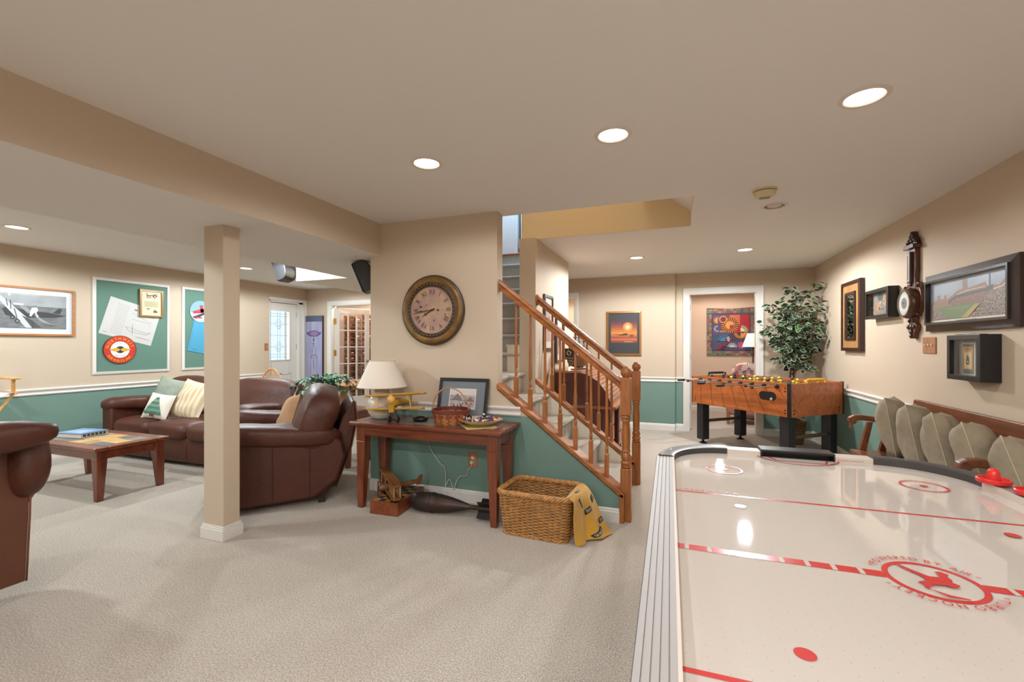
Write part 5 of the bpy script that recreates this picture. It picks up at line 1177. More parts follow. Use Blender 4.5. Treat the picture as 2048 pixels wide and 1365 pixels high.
# player silhouette with a raised stick
P.poly(RED, [(-.052,.068),(-.040,.066),(-.02,.038),(-.004,.020),(.004,.016),(-.002,.004),(-.014,.008),(-.03,.030)])
P.poly(RED, [(-.012,.014),(.004,.018),(.018,.018),(.024,.034),(.022,.048),(.036,.052),(.046,.040),(.038,.026),(.040,.012),(.034,-.002),(.044,-.012),(.036,-.022),(.024,-.028),(.012,-.022),(-.006,-.024),(-.022,-.036),(-.028,-.05),(-.036,-.046),(-.030,-.030),(-.040,-.026),(-.034,-.018),(-.016,-.008),(-.018,.006)])
P.poly(RED, [(-.034,-.044),(-.028,-.05),(.0,-.068),(.03,-.074),(.03,-.080),(-.006,-.078)])
P.text(RED, 'MADE IN U.S.A.', -.525, .507, .021, sx=1.0, gap=.3)
for k in range(3): P.line('d08a84', [(-.56+k*.005, .510+k*.005), (-.532, .510+k*.005)], .002)
flat(P); P.obj('rink_markings', HT)
m = M(); me_ = M(); L_ = text_len('TURBO', .016); text_line(m, 'TURBO HOCKEY', .165, zf+.005, .011, lambda u, v: (u, hl-.0062, v), gap=.25); m.obj('end_lettering', ink('b8433c'), HT)
def striker(label, x, y):
    T = thing('striker', label, 'striker', (x, y, zr+.0065)); RS = mat('red_striker_plastic', 'd8302c', .28)
    m = M(); m.lathe([(0, 0), (.046, 0), (.049, .004), (.049, .014), (.046, .017), (.043, .016), (.041, .009), (.0, .008)], 40); m.obj('base_ring', RS, T, smooth=40)
    m = M(); m.lathe([(.020, .008), (.019, .030), (.0175, .042), (.012, .051), (.005, .055), (0, .0555)], 28); m.obj('knob', RS, T, smooth=60); return T
striker('red air hockey striker on the far right corner rail', 1.128, 2.20); striker('red air hockey striker nearer, cut by the right image edge', 1.165, 2.065)

# ------------------------------------------------------------ foosball table
FT = thing('foosball_table', 'wooden foosball table on black legs before the bedroom doorway', 'game table', (1.02, 6.36, 0), R(-48.8)); FWD = wood('foosball_teak', 'bf6a34', '874822', 'x', 7, .35)
a, b, z0, z1 = .715, .43, .545, .91; t = .03
m = M(); m.box(-a, a, -b, -b+t, z0, z1)
fs = m.obj('front_side', FWD, FT)
m = M(); m.box(-a, a, b-t, b, z0, z1); m.obj('rear_side', FWD, FT)
for sx in (-1, 1): m = M(); m.box(*sorted((sx*a, sx*(a-t))), -b+t, b-t, z0, z1); m.obj('end_panel', FWD, FT)
for sx in (-1, 1):
    for sy in (-1, 1): m = M(); x0, x1 = sorted((sx*(a+.004), sx*(a-.034))); y0, y1 = sorted((sy*(b+.004), sy*(b-.012))); m.box(x0, x1, y0, y1, z0-.004, z1+.004) if sx > 0 else m.box(sx*(a+.004) , sx*(a-.004), y0, y1, z0, z1); m.obj('corner_strip', BLACK, FT)
m = M(); m.box(-a+t, a-t, -b+t, b-t, .775, .79); m.obj('pitch', mat('pitch_green', '3c6b4f', .5), FT)
P = Print(); W_ = 'd8d8d0'; P.line(W_, [(0, -b+t), (0, b-t)], .008); P.ring(W_, .09, .097, 0, 0); P.m.v = [(x, z, .7905-.1*y) for x, y, z in P.m.v]; P.obj('pitch_lines', FT)
m = M(); m.prism([(.44+.055*cos(q)+(.055 if cos(q) > 0 else -.055), .755+.050*sin(q)) for q in [2*pi*i/28 for i in range(28)]], 'y', -b-.0015, -b+.001); m.obj('ball_return', mat('ball_return_black', '0c0c0c', .5), FT)
m = M(); m.ell((.49, -b-.004, .722), (.017, .012, .017), 1, 1, 8, 12); m.obj('ball', mat('grey_ball', 'a8a8a4', .4), FT, smooth=180)
for x, z in ((-.66, .62), (-.66, .585), (.655, .62), (.655, .585), (.655, .86), (.655, .825), (-.03, .83)):
    m = M(); m.lathe([(0, -.004), (.008, -.003), (.009, 0)], 10, (x, -b, z), 'y'); m.obj('bolt', BLACK, FT)
for y, z in ((-.37, .62), (-.37, .585), (.36, .62), (.36, .585)): m = M(); m.lathe([(0, .004), (.009, .003), (.010, 0)], 10, (a, y, z), 'x'); m.obj('bolt', BLACK, FT)
LEGB = mat('satin_black_leg', '232226', .4)
for sx in (-1, 1):
    for sy in (-1, 1):
        m = M(); m.box(sx*(a-.10)-.055, sx*(a-.10)+.055, sy*(b-.09)-.055, sy*(b-.09)+.055, .055, z0); l_ = m.obj('leg', LEGB, FT, bevel=.004)
        m = M(); m.lathe([(0, 0), (.05, 0), (.052, .008), (.025, .018), (.016, .03), (.016, .055), (0, .055)], 16, (sx*(a-.10), sy*(b-.09), 0)); m.obj('leveller', BLACK, l_, smooth=50)
    m = M(); m.cyl((sx*(a-.10), -b+.12, .30), (sx*(a-.10), b-.12, .30), .022); m.obj('stretcher', mat('bronze_tube', '6b5a44', .4, .4), FT, smooth=50)
YP, BP = mat('yellow_player', 'e0c23a', .35), mat('black_blue_player', '262b38', .35)
rods = [(-.56, 3, 0, .10, 0), (-.40, 2, 0, .22, 0), (-.24, 3, 1, .05, 1), (-.08, 5, 0, .26, 0), (.08, 5, 1, .10, 1), (.24, 3, 0, .30, 0), (.40, 2, 1, .12, 1), (.56, 3, 1, .24, 1)]
for i, (x, n_, col_, off, tm) in enumerate(rods):
    zz = .872; m = M(); out = .20+off*.8; m.cyl((x, -b-out, zz), (x, b+.42-off, zz), .008, n=10); rd = m.obj('rod', STEEL, FT, smooth=60)
    m = M()
    ends = [(-b-out, -1)] if True else []
    e0 = -b-out; m.lathe([(0, e0-.11), (.012, e0-.108), (.016, e0-.09), (.0145, e0-.05), (.017, e0-.01), (.013, e0), (0, e0)], 12, (x, 0, zz), 'y')
    if i in (0, 2, 3, 5): m.obj('handle', mat('handle_black', '1d1f24', .35), rd, smooth=60)
    else: m = M(); m.lathe([(.008, e0-.004), (.014, e0-.002), (.014, e0+.02), (.008, e0+.024)], 10, (x, 0, zz), 'y'); m.obj('rod_cap', BLACK, rd, smooth=60)
    for sy in (-1, 1): m = M(); yb_ = sy*b; m.lathe([(.009, 0), (.024, 0), (.026, sy*.012), (.018, sy*.028), (.009, sy*.03)], 14, (x, yb_, zz), 'y'); m.obj('bushing', BLACK, rd, smooth=50)
    for k in range(n_):
        y = (k-(n_-1)/2)*(.62/max(n_, 2.2)) + .03*(1 if i % 2 else -1); m = M()
        m.taper((x, y, .80), (.022, .02), (x, y, .845), (.016, .016)); m.taper((x, y, .845), (.02, .03), (x, y, .895), (.022, .042)); m.ell((x, y, .915), (.016, .016, .018), 1, 1, 6, 10); m.lathe([(.019, .918), (.019, .922), (0, .936)], 10, (x, y, 0)); m.obj('player', YP if col_ else BP, rd, smooth=60)
for sx, mt_, nm in ((-1, mat('black_beads', '18181a', .4), 'score_beads'), (1, mat('yellow_beads', 'dba52e', .4), 'score_beads')):
    m = M(); x = sx*(a-.015)
    m.cyl((x, -.15, .945), (x, .15, .945), .004, n=8)
    for y in (-.15, .15): m.box(x-.008, x+.008, y-.006, y+.006, z1, .95)
    m.obj('score_rail', mt_, FT)
    for k in range(10): m = M(); m.lathe([(.005, -.011), (.015, -.010), (.017, 0), (.015, .010), (.005, .011)], 12, (x, -.13+k*.0255, .945), 'y'); m.obj('score_bead', mt_, FT, smooth=50)

# ------------------------------------------------------------ silk ficus in a basket
FI = thing('silk_ficus_tree', 'variegated ficus tree in a wicker pot in the far right corner', 'plant', (1.50, 6.98, 0))
for k in range(14): m = M(); r_ = .112+.0032*k; z = .012+k*.023; m.tube([((r_+.004*sin(12*a_+k*pi))*cos(a_), (r_+.004*sin(12*a_+k*pi))*sin(a_), z) for a_ in [2*pi*i/72 for i in range(72)]], .0125, 5, closed=True); m.obj('woven_strand', mat('brown_wicker', '9a7048', .6, noise=(40, .4)), FI, smooth=180)
m = M(); m.lathe([(0, .29), (.14, .29)], 20); m.obj('moss', mat('moss', '5a5238', .9, bump=(60, 1, .02)), FI)
BARK = mat('bark', '6b4f38', .8, noise=(20, .3))
tr = M(); random.seed(21)
for j in range(3): tr.tube(spline([(.02*cos(j*2.1), .02*sin(j*2.1), .28), (.035*cos(j*2.1+1.5), .035*sin(j*2.1+1.5), .6), (.03*cos(j*2.1+3), .03*sin(j*2.1+3), .9), (.03*cos(j*2.1+4.5)+.02, .03*sin(j*2.1+4.5), 1.2), (.10*cos(j*2.1+5), .08*sin(j*2.1+5), 1.6)], 4), [.017-.0006*i for i in range(17)], 7)
tr.obj('trunk', BARK, FI, smooth=180)
leaf = M(); br = M(); LM = [mat('ficus_leaf_dark', '1f3a28', .35, noise=(12, .3)), mat('ficus_leaf_mid', '3a5c34', .38), mat('ficus_leaf_edge', 'b9c0a0', .5)]
def addleaf(p, d, L):
    d = d.normalized(); sd = d.cross(Vector((0, 0, 1)));
    if sd.length < .1: sd = Vector((1, 0, 0))
    sd.normalize(); sd = (Matrix.Rotation(random.uniform(-1.2, 1.2), 3, d) @ sd); n = sd.cross(d)
    def outline(sc, off): return [p+d*L*u*(.5+.5*sc)+sd*v*L*sc+n*(off-.12*L*u*u) for u, v in ((0, 0), (.28, .30), (.62, .27), (1, 0), (.62, -.27), (.28, -.30))]
    leaf.cur = 2; o = outline(1, 0); leaf.add(o, [(0, 1, 2, 3), (0, 3, 4, 5)]); leaf.cur = 0 if random.random() < .72 else 1
    for s_ in (.0016, -.0016): o = outline(.80, s_); leaf.add([q+d*L*.04 for q in o], [(0, 1, 2, 3), (0, 3, 4, 5)])
tips = [(-.34, -.10, 1.62), (-.28, .0, 1.88), (-.02, -.05, 2.08), (.26, -.05, 2.12), (.30, -.12, 1.62), (.30, .05, 1.42), (-.20, -.14, 1.38), (-.14, -.06, 1.12), (.14, -.10, 1.02), (.10, -.20, 1.75), (-.12, -.22, 1.62), (.22, -.18, 1.86), (-.10, .12, 1.8), (.12, .15, 1.7), (0, -.24, 1.45), (-.24, .12, 1.5), (.18, -.05, 1.3), (-.05, -.12, 1.2), (.0, .1, 1.95), (-.16, -.18, 1.80), (.05, -.24, 1.60), (.20, -.22, 1.52), (-.27, -.16, 1.52), (-.05, -.2, 1.3)]
for tpx in tips:
    tip = Vector(tpx); zb = max(.95, tip.z-.42); base = Vector((.02, 0, zb)); pts = spline([base, base.lerp(tip, .5)+Vector((0, 0, .06)), tip], 5); br.tube(pts, [.007-.0005*i for i in range(len(pts))], 5)
    n_ = 40 if tip.z > 1.25 else 22
    for k in range(n_):
        tt = .25+.78*k/n_; i = min(int(tt*(len(pts)-1)), len(pts)-2); p = pts[i].lerp(pts[i+1], min(1.2, tt*(len(pts)-1)-i)); an = random.uniform(0, 2*pi); rr_ = random.uniform(.02, .10)
        q = p+Vector((cos(an)*rr_, sin(an)*rr_, random.uniform(-.05, .06))); q.x = min(q.x, .27); q.y = min(q.y, .33)
        addleaf(q, Vector((cos(an), sin(an), random.uniform(-.8, .3))), random.uniform(.066, .102))
leaf.obj('foliage', LM, FI, kind='stuff'); br.obj('branches', BARK, FI, kind='stuff', smooth=180)

# ------------------------------------------------------------ bedroom beyond: quilt, lamp, armchair with throw
ql = thing('wall_quilt', 'colourful patchwork quilt with fan circles on the bedroom wall', 'quilt', (1.04, 9.785, 1.60), 0); w, h = .87, .95
m = M(); m.grid(lambda a_, b_: (-w/2+w*a_, -.004-.004*sin(a_*9)*sin(b_*7), -h/2+h*b_-.02*(1-abs(2*a_-1))*b_), 12, 12); q_ = m.obj('backing_cloth', mat('quilt_purple', '5a4460', .9), ql, smooth=180); so = q_.modifiers.new('thickness', 'SOLIDIFY'); so.thickness = .006; so.offset = 1
P = Print(-.012); random.seed(31); BC = ['6a5a4a', '7a6350', '4f7a62', '8a5a58', '5f6a58', '7d4a44', '6f8a70', '94766a', '54504a']
def sqs(x0, z0, nx, nz, s):
    for i in range(nx):
        for j in range(nz): P.poly(random.choice(BC), rect(x0+i*s, x0+(i+1)*s, z0+j*s, z0+(j+1)*s)); P.y += .0004
s = w/20; sqs(-w/2, -h/2, 20, 2, s); sqs(-w/2, h/2-2*s-.02, 20, 2, s); nz = int((h-4*s-.02)/s)+1; sqs(-w/2, -h/2+2*s, 2, nz-1, s); sqs(w/2-2*s, -h/2+2*s, 2, nz-1, s); P.y -= .001
P.poly('564a70', rect(-.33, .33, -.36, .34)); P.poly('8a2a30', rect(-.20, -.02, .13, .32)); P.poly('c9694a', rect(-.02, .16, .13, .33)); P.poly('a82430', rect(-.02, .17, -.02, .14), rect(.17, .33, .02, .33)); P.poly('b8823a', rect(-.2, -.02, -.01, .02)); P.poly('4a3550', rect(-.02, .33, -.20, -.02)); P.poly('434a6a', rect(-.33, -.02, -.36, -.05))
def fan(cx, cz, r, a0, a1, c1, c2, n, r0=.55):
    for i in range(n):
        t0, t1 = R(a0+(a1-a0)*i/n), R(a0+(a1-a0)*(i+1)/n); c = c1 if i % 2 else c2
        P.poly(c, [(cx+r*r0*cos(t0), cz+r*r0*sin(t0)), (cx+r*cos(t0), cz+r*sin(t0)), (cx+r*cos(t1), cz+r*sin(t1)), (cx+r*r0*cos(t1), cz+r*r0*sin(t1))]); P.y += .0004
    P.y -= .001; P.poly(c1 if r0 > .6 else c2, [(cx, cz)]+disc(r*r0, 16, cx, cz, a0=R(a0), a1=R(a1))) if abs(a1-a0) < 359 else P.poly(c2, disc(r*r0, 20, cx, cz))
fan(-.02, .13, .155, -90, 270, '2c2026', 'd88a3c', 44, .5); P.poly('e0a03a', [(-.02, .13)]+disc(.077, 12, -.02, .13, a0=R(90), a1=R(270))); P.poly('c9a07a', [(-.02, .13)]+disc(.077, 12, -.02, .13, a0=R(0), a1=R(90))); P.poly('b02a30', [(-.02, .13)]+disc(.077, 12, -.02, .13, a0=R(-90), a1=R(0)))
fan(-.14, .245, .075, 0, 360, 'd8c0a0', '7a2a28', 24, .65); fan(-.245, .225, .07, 70, 290, '8a4030', 'd8a05a', 14); fan(-.245, .06, .065, 70, 290, 'c9c4d0', '4a5a80', 12); fan(.17, .0, .13, 0, 90, '2a2430', 'd8cfa0', 14); fan(.17, -.02, .12, 180, 360, 'd8a04a', '4a2a30', 22); P.poly('d88a30', [(.17, -.03)]+disc(.09, 12, .17, -.03, a0=R(270), a1=R(360)))
fan(-.12, -.19, .135, 20, 180, '1f3a60', '3a80a8', 16); fan(-.12, -.16, .1, -30, 40, 'd8cfc0', '8a3040', 8); fan(-.12, -.35, .13, 60, 180, 'a02a48', '3a2438', 16); fan(.02, -.31, .09, 0, 180, '2a4a40', 'b9c0c8', 16); fan(.19, -.27, .07, 0, 360, '2a6a6a', 'c93a7a', 16); P.poly('2f4a6a', rect(.24, .33, -.36, -.22))
P.obj('patchwork', ql)
bl_ = thing('bedroom_floor_lamp', 'floor lamp with white cone shade beside the quilt', 'lamp', (1.325, 9.05, 0))
m = M(); m.lathe([(0, 0), (.13, 0), (.13, .02), (.018, .04), (.012, 1.50), (0, 1.50)], 18); m.obj('stand', mat('brown_lamp_stand', '4a3020', .4), bl_, smooth=50)
m = M(); m.lathe([(.178, 1.30), (.095, 1.545)], 32); o = m.obj('lamp_shade', mat('white_lamp_shade', 'eee4d4', .85), bl_, smooth=180)
m = M(); m.cyl((-.03, 0, 1.16), (.05, 0, 1.16), .010, n=8); m.obj('switch_knob', BLACK, bl_)
ac = thing('bedroom_armchair', 'upholstered armchair under a patchwork throw in the bedroom', 'armchair', (1.22, 8.45, 0), R(-20)); WOODF = wood('carved_fruitwood', 'a8703c', '7a4a24', 'z', 9, .4)
m = M(); m.ell((0, 0, .30), (.36, .36, .16), .5, .4, 12, 24); m.obj('seat', mat('rose_upholstery', 'a8746a', .85), ac, smooth=180)
m = M(); m.ell((0, .26, .66), (.34, .10, .36), .55, .5, 14, 26); m.obj('backrest', mat('rose_upholstery', 'a8746a', .85), ac, smooth=180)
m = M(); m.tube(spline([(.36, .25, .45), (.38, .25, .8), (.30, .25, 1.02), (.12, .25, 1.05)], 5), .028, 8); m.obj('carved_frame', WOODF, ac, smooth=180)
for x in (-.3, .3):
    for y in (-.28, .28): m = M(); m.taper((x, y, 0), (.03, .03), (x, y, .2), (.05, .05)); m.obj('leg', WOODF, ac)
th = thing('patchwork_throw', 'rose and grey patchwork throw over the bedroom armchair back', 'throw', (1.22, 8.45, 0), R(-20)); random.seed(41); TC_ = [ink(c) for c in ('b08078', 'c99a80', '7a8088', '8a4a50', 'd0b0a0', '6a5a68', 'a86a60')]
m = M()
def tf(a_, b_): x = -.33+.50*a_; yy = .14-.02*sin(a_*9); return (x+.02*sin(b_*7), yy+.27*max(0, b_-.75)*4*.3-.03*(1-b_), .50+.56*min(1, b_*1.25)-.10*abs(2*a_-1.1)+.03*sin(a_*8)*b_)
m.grid(tf, 9, 8)
for i in range(len(m.f)): m.mi[i] = random.randrange(7)
m.obj('quilted_cloth', TC_, th, smooth=180)
m = M(); cx, cz = -.06, .92
for i in range(11): a0, a1 = R(-10+i*20), R(2+i*20); m.add([(cx+.03*cos(a0), .085, cz+.03*sin(a0)), (cx+.13*cos(a0), .095, cz+.10*sin(a0)), (cx+.13*cos(a1), .095, cz+.10*sin(a1)), (cx+.03*cos(a1), .085, cz+.03*sin(a1))], [(0, 1, 2, 3)])
m.obj('fan_patch', ink('d8c4b0'), th)
m = M(); m.grid(lambda a_, b_: (.12+.11*a_, .10, .80+.24*b_), 5, 8)
for i in range(len(m.f)): m.mi[i] = (i+i//8) % 2
m.obj('dotted_patch', [ink('1f2022'), ink('b0aca0')], th)

# ------------------------------------------------------------ right wall: pictures, barometer, switches
RW = lambda y, z: (XR-.001, y, z)
mi = pic('framed_mirror', 'tall narrow mirror in a wide wooden frame beside the ficus', RW(5.90, 1.651), R(-90), .56, .77, .036, mat('mahogany_frame', '3a1f18', .35, coat=.2), .05)
m = M(); m.box(-.25, .25, -.036, -.02, -.355, .355); m.obj('wooden_mat', wood('maple_burl_mat', 'b88a58', '94683a', 'z', 10, .4), mi)
fm = frame_mesh(.30, .53, .03, -.05, -.036); fm.obj('inner_frame', mat('mahogany_frame', '3a1f18', .35, coat=.2), mi)
m = M(); m.box(-.125, .125, -.040, -.037, -.24, .24); m.obj('mirror_glass', mat('silvered_glass', 'd0d0cc', .03, 1), mi)
def shadowbox(name, label, y, z, w, h, dep, fw, mt):
    T = thing(name, label, 'picture', RW(y, z), R(-90)); frame_mesh(w, h, fw, -dep, 0, .002).obj('frame', mt, T, bevel=.002); return T
b2_ = shadowbox('pin_display_box', 'black shadow box of pins and cards between mirror and barometer', 5.115, 1.722, .50, .275, .085, .03, BLACK)
P = Print(-.03); P.poly(mat('grey_backing', '86807a', .7), rect(-.24, .24, -.13, .13)); P.poly('b98a60', rect(-.13, -.05, -.07, .02), rect(.01, .07, .0, .08), rect(.11, .165, -.05, .03)); P.poly('3f5f58', disc(.05, 14, -.05, .07, 1.2, .8), disc(.035, 12, .16, .09)); random.seed(51)
for i in range(46): P.poly(random.choice(['d0c4b0', 'a87a4a', '4a4a48', 'c9b48a', '7a5a4a', '6a7a70']), disc(random.uniform(.005, .013), 7, random.uniform(-.21, .21), random.uniform(-.115, .02))); P.y += .0004
P.obj('pins', b2_); m = M(); m.box(-.225, .225, -.078, -.075, -.115, .115); m.obj('glass', glass('display_glass', (1, 1, 1, 1), .05), b2_)
lb = shadowbox('ticket_shadow_box', 'deep black shadow box holding a yellowed ticket below the stadium picture', 3.728, 1.25, .355, .298, .105, .034, BLACK)
P = Print(-.05); P.poly(mat('green_grey_mat', '7d817c', .7), rect(-.16, .16, -.13, .13)); P.poly('c9c3b4', rect(-.115, .025, -.118, .098)); P.poly('5c625f', rect(-.107, .015, -.110, .090)); P.poly('c49a5c', rect(-.100, .0, -.078, .068)); P.poly('b0803a', rect(-.098, -.07, -.07, .0)); P.poly('cdb080', rect(-.085, -.012, -.07, .03)); P.line('7a5a30', [(-.09, .055), (-.01, .055)], .008); P.line('7a5a30', [(-.085, .043), (-.02, .043)], .004)
P.poly('4a5048', [(-.065,-.045),(-.04,-.05),(-.03,-.03),(-.035,.0),(-.05,.02),(-.06,.0)]); P.poly('d8d0b8', disc(.006, 8, -.045, -.03)); P.poly('d8cdb8', disc(.045, 18, .10, -.09, 1, 1.0)); P.poly('b06a62', disc(.03, 14, .105, -.085)); P.poly('c9b78a', disc(.05, 18, .115, .0, 1, 1.3)); P.poly('9a8a50', disc(.02, 10, .10, -.01), disc(.015, 10, .09, .03)); P.poly('6f6a78', rect(.08, .13, .06, .12)); P.obj('ticket_and_badges', lb)
m = M(); m.box(-.142, .142, -.092, -.089, -.115, .115); m.obj('glass', glass('display_glass', (1, 1, 1, 1), .05), lb)
for x in (-.10, .06):
    m = M(); m.box(x-.015, x+.03, -.09, -.02, .149, .153); m.obj('hanger_clip', BLACK, lb)
st_p = pic('stadium_picture', 'wide framed panorama of a packed football stadium', RW(3.865, 1.648), R(-90), 1.01, .425, .062, mat('mahogany_black_frame', '2c1d1a', .3, coat=.3), .045, .022)
fm = frame_mesh(.915, .33, .016, -.052, -.02); fm.obj('inner_bead', mat('black_gloss_bead', '1c1516', .25, coat=.3), st_p)
P = Print(-.018); a_, b_ = .445, .155; P.poly('cfc8ba', rect(-a_, a_, -b_, b_)); P.poly(mat('stadium_sky', '7d8aa0', .35, noise=(3, .12), c2='a8b0b8'), rect(-a_+.006, a_-.006, -.02, b_-.008))
CROWD = mat('crowd_dots', '9a7a64', .5, noise=(130, .5), c2='5a4440'); CROWD2 = mat('crowd_dots_near', 'a89684', .5, noise=(90, .6), c2='3c3034')
P.poly('8a6f5a', [(-.43,.0),(-.35,.02),(-.35,.05),(-.31,.05),(-.31,.02),(-.26,.02),(-.26,.045),(-.23,.045),(-.23,.01),(-.17,.03),(-.10,.06),(-.04,.07),(-.04,.13),(.015,.13),(.015,.065),(.2,.085),(.21,.06),(.33,.05),(.42,.11),(.44,.10),(.44,-.1),(-.43,-.1)])
P.poly('54504e', [(-.20,.0),(-.12,.03),(.20,.045),(.27,.06),(.27,.03),(.20,.02),(-.15,.0),(-.21,-.03)]); P.line('c9c6c0', [(-.10,.035),(.0,.05),(.2,.055)], .004); P.line('c9c6c0', [(.28,.03),(.36,.04),(.43,.08)], .006); P.line('6a6660', [(.24,.05),(.24,.13)], .006)
P.poly(CROWD, [(-.17,-.02),(-.10,.01),(.2,.025),(.3,.02),(.3,-.06),(-.17,-.04)]); P.poly(CROWD2, [(-.44,-.01),(-.33,-.03),(-.18,-.13),(-.44,-.13)], [(.05,-.13),(.2,-.02),(.30,.02),(.44,.05),(.44,-.13)])
P.poly('6a7a52', [(-.33,-.04),(.10,-.04),(.16,-.05),(.02,-.13),(-.20,-.13)]); P.poly('a8965a', [(.10,-.045),(.15,-.05),(.03,-.13),(-.05,-.13)]); P.line('9aa07a', [(-.2,-.06),(.05,-.06)], .002); P.line('8a8478', [(-.10, -.144), (.12, -.144)], .005); P.obj('panorama', st_p)
ba = thing('banjo_barometer', 'carved walnut banjo barometer with round dial on the right wall', 'barometer', RW(4.56, 1.78), R(-90)); WAL = wood('carved_walnut', '6a3c20', '3c1d10', 'z', 9, .35, .2)
m = M(); m.prism([(-.045, -.10), (.045, -.10), (.052, .02), (.045, .10), (.055, .17), (.052, .34), (-.052, .34), (-.055, .17), (-.045, .10), (-.052, .02)], 'y', -.035, 0); m.obj('shaft', WAL, ba, bevel=.006)
m = M(); m.prism([(-.085, .34), (.085, .34), (.085, .365), (.07, .375), (-.07, .375), (-.085, .365)], 'y', -.06, 0); m.obj('cornice', WAL, ba, bevel=.004)
m = M(); random.seed(61)
m.prism([(-.075, .375), (.075, .375), (.06, .42), (.03, .44), (.022, .475), (0, .485), (-.022, .475), (-.03, .44), (-.06, .42)], 'y', -.03, -.005)
for (x, z, r_) in ((0, .465, .020), (-.02, .44, .018), (.02, .44, .018), (-.045, .41, .02), (.045, .41, .02), (0, .41, .022), (-.07, .395, .014), (.07, .395, .014)): m.ell((x, -.032, z), (r_, .014, r_), 1, 1, 6, 9)
m.obj('carved_crest', mat('dark_carving', '37201a', .4), ba, smooth=60)
m = M(); m.box(-.026, .026, -.058, -.034, .06, .315); m.obj('thermometer_case', mat('dark_carving', '37201a', .4), ba, bevel=.003)
m = M(); m.box(-.018, .018, -.0595, -.058, .075, .30); m.obj('thermometer_scale', mat('ivory_scale', 'b5aa94', .4), ba)
m = M(); m.cyl((0, -.061, .085), (0, -.061, .29), .002, n=6); m.obj('thermometer_tube', mat('glass_tube', '8a2a2a', .2), ba)
m = M(); pts = [(-.09, .06), (-.11, .02), (-.13, -.03), (-.145, -.10), (-.125, -.16), (-.10, -.19), (-.07, -.22), (.07, -.22), (.10, -.19), (.125, -.16), (.145, -.10), (.13, -.03), (.11, .02), (.09, .06)]; m.prism(pts, 'y', -.03, 0); m.obj('dial_board', WAL, ba, bevel=.006)
m = M(); m.lathe([(.125, -.03), (.128, -.06), (.120, -.078), (.108, -.085), (.104, -.08)], 36, (0, 0, -.105), 'y'); m.obj('bezel', wood('dial_ring_walnut', '5a3420', '3a1d10', 'x', 9, .3), ba, smooth=50)
m = M(); m.lathe([(.106, -.083), (.104, -.092), (.098, -.092), (.097, -.083)], 36, (0, 0, -.105), 'y'); m.obj('brass_ring', mat('pewter_ring', '8a8478', .3, .7), ba, smooth=50)
P = Print(-.084); P.poly('c9c5ba', disc(.099, 36, 0, -.105)); P.ring('9a958a', .075, .0765, 0, -.105); P.poly('8d887e', disc(.048, 28, 0, -.105)); P.poly('6f6a62', disc(.040, 28, 0, -.105))
for i in range(36): q = 2*pi*i/36; P.line('4a463e', [(.080*cos(q), -.105+.080*sin(q)), (.090*cos(q), -.105+.090*sin(q))], .0015); P.y += .0004
P.line('1f1d1a', [(-.0, -.105), (-.05, -.09)], .004); P.poly('1f1d1a', disc(.008, 10, 0, -.105)); P.obj('dial', ba)
m = M(); m.prism([(-.05, -.22), (.05, -.22), (.04, -.25), (.045, -.27), (.075, -.29), (.06, -.33), (.035, -.36), (.03, -.395), (-.03, -.395), (-.035, -.36), (-.06, -.33), (-.075, -.29), (-.045, -.27), (-.04, -.25)], 'y', -.035, 0); m.obj('lower_carving', WAL, ba, bevel=.004)
m = M()
for (x, z, r_) in ((0, -.30, .025), (-.045, -.30, .018), (.045, -.30, .018), (0, -.34, .022), (0, -.375, .018), (-.03, -.25, .015), (.03, -.25, .015), (-.11, -.20, .015), (.11, -.20, .015), (-.1, .03, .014), (.1, .03, .014), (0, .045, .012)): m.ell((x, -.038, z), (r_, .012, r_), 1, 1, 6, 9)
m.obj('carved_leaves', mat('dark_carving', '37201a', .4), ba, smooth=60)
switchplate('light_switch', 'triple wooden plated light switch beside the stadium picture', RW(4.362, 1.329), R(-90), .185, .128, 3)
switchplate('wall_outlet', 'wooden plated outlet on the right green wall behind the bench', (XR-.0005, 6.03, .436), R(-90), .08, .13, 1, 'outlet')

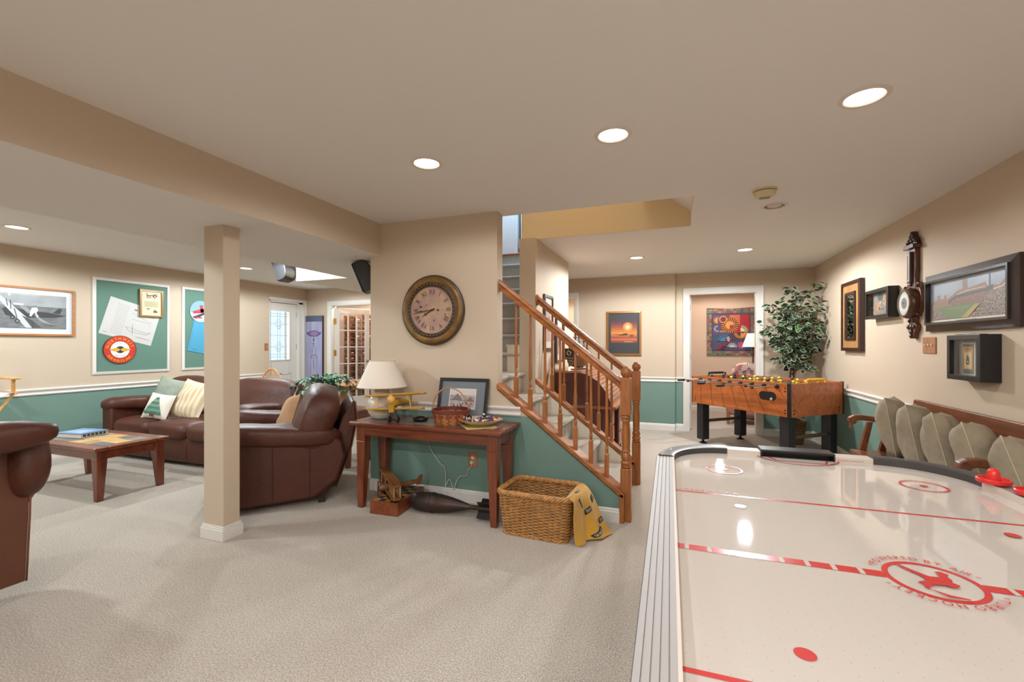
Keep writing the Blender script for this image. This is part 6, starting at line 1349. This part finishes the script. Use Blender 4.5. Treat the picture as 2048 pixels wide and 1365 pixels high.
# ------------------------------------------------------------ bench with five pillows
BE = thing('wooden_bench', 'dark wooden settle bench with scrolled arms along the right wall', 'bench', (1.60, 3.68, 0)); BWD = wood('bench_walnut', '7a4424', '4f2814', 'y', 8, .35, .2)
y0, y1 = -.78, .78; zs = .47
m = M(); m.box(-.24, .17, y0+.02, y1-.02, zs-.03, zs); m.obj('seat', BWD, BE, bevel=.008)
m = M(); m.prism([(.17, .62), (.20, .62), (.235, .895), (.205, .895)], 'y', y0, y1+.02); m.obj('back_rail', BWD, BE, bevel=.006)
m = M(); m.box(.165, .19, y0+.02, y1, zs, .54); m.obj('lower_rail', BWD, BE)
for i in range(9): y = y0+.12+i*.16; m = M(); m.taper((.178, y, .53), (.014, .05), (.192, y, .64), (.014, .05)); m.obj('back_slat', BWD, BE)
for y in (y0, y1-.045):
    m = M(); pts = [(.19, .70), (.08, .715), (-.06, .745), (-.16, .757), (-.215, .752), (-.245, .732), (-.252, .705), (-.238, .682), (-.212, .676), (-.194, .688), (-.196, .702), (-.180, .712), (-.14, .712), (-.05, .700), (.08, .672), (.19, .655)]
    m.prism(pts, 'y', y, y+.045); m.obj('armrest', BWD, BE, bevel=.006)
    m = M(); m.taper((-.15, y+.022, zs), (.045, .04), (-.10, y+.022, .70), (.035, .035)); m.obj('arm_post', BWD, BE, bevel=.003)
    m = M(); m.taper((-.02, y+.022, zs), (.045, .04), (.03, y+.022, .69), (.035, .035)); m.obj('arm_post', BWD, BE, bevel=.003)
    for x in (-.20, .16): m = M(); m.taper((x, y+.022, 0), (.04, .04), (x, y+.022, zs-.03 if x < 0 else .64), (.05, .045)); m.obj('leg', BWD, BE, bevel=.003)
m = M(); m.box(-.225, -.205, y0+.03, y1-.03, zs-.10, zs-.03); m.obj('front_apron', BWD, BE)
KH = mat('khaki_linen', '9a8e78', .85, noise=(24, .12), bump=(170, .4, .004)); STI = mat('khaki_stitch', 'b5a98f', .8)
labs = ['khaki linen pillow farthest along the bench, by its far arm', 'khaki linen pillow, second from the far end of the bench', 'khaki linen pillow in the middle of the row on the bench', 'khaki linen pillow, second from the near end of the row', 'khaki linen pillow nearest the camera behind the near bench arm']
for i, (y, x, dz) in enumerate(((4.26, 1.60, .01), (3.91, 1.60, .0), (3.57, 1.605, -.01), (3.25, 1.61, -.02), (2.955, 1.63, -.04))):
    T = thing('bench_pillow', labs[i], 'pillow', (x, y, .70+dz), rot=(R(-9-2*i), R(3+i), R(63-1.2*i)), group='khaki pillows on the bench')
    pillow(.45, .44, .20, 18, .022, 3+i*7, .045, .38).obj('cover', KH, T, smooth=180)
    m = M(); s_ = .225; cr = .045
    ring_ = [(s_*(1-cr+cr*t*t)*sx_, 0, .22*t) for sx_ in (-1,) for t in [-1+2*k/12 for k in range(13)]]; m.tube(ring_, .0035, 5); m.obj('seam', STI, T, smooth=180)
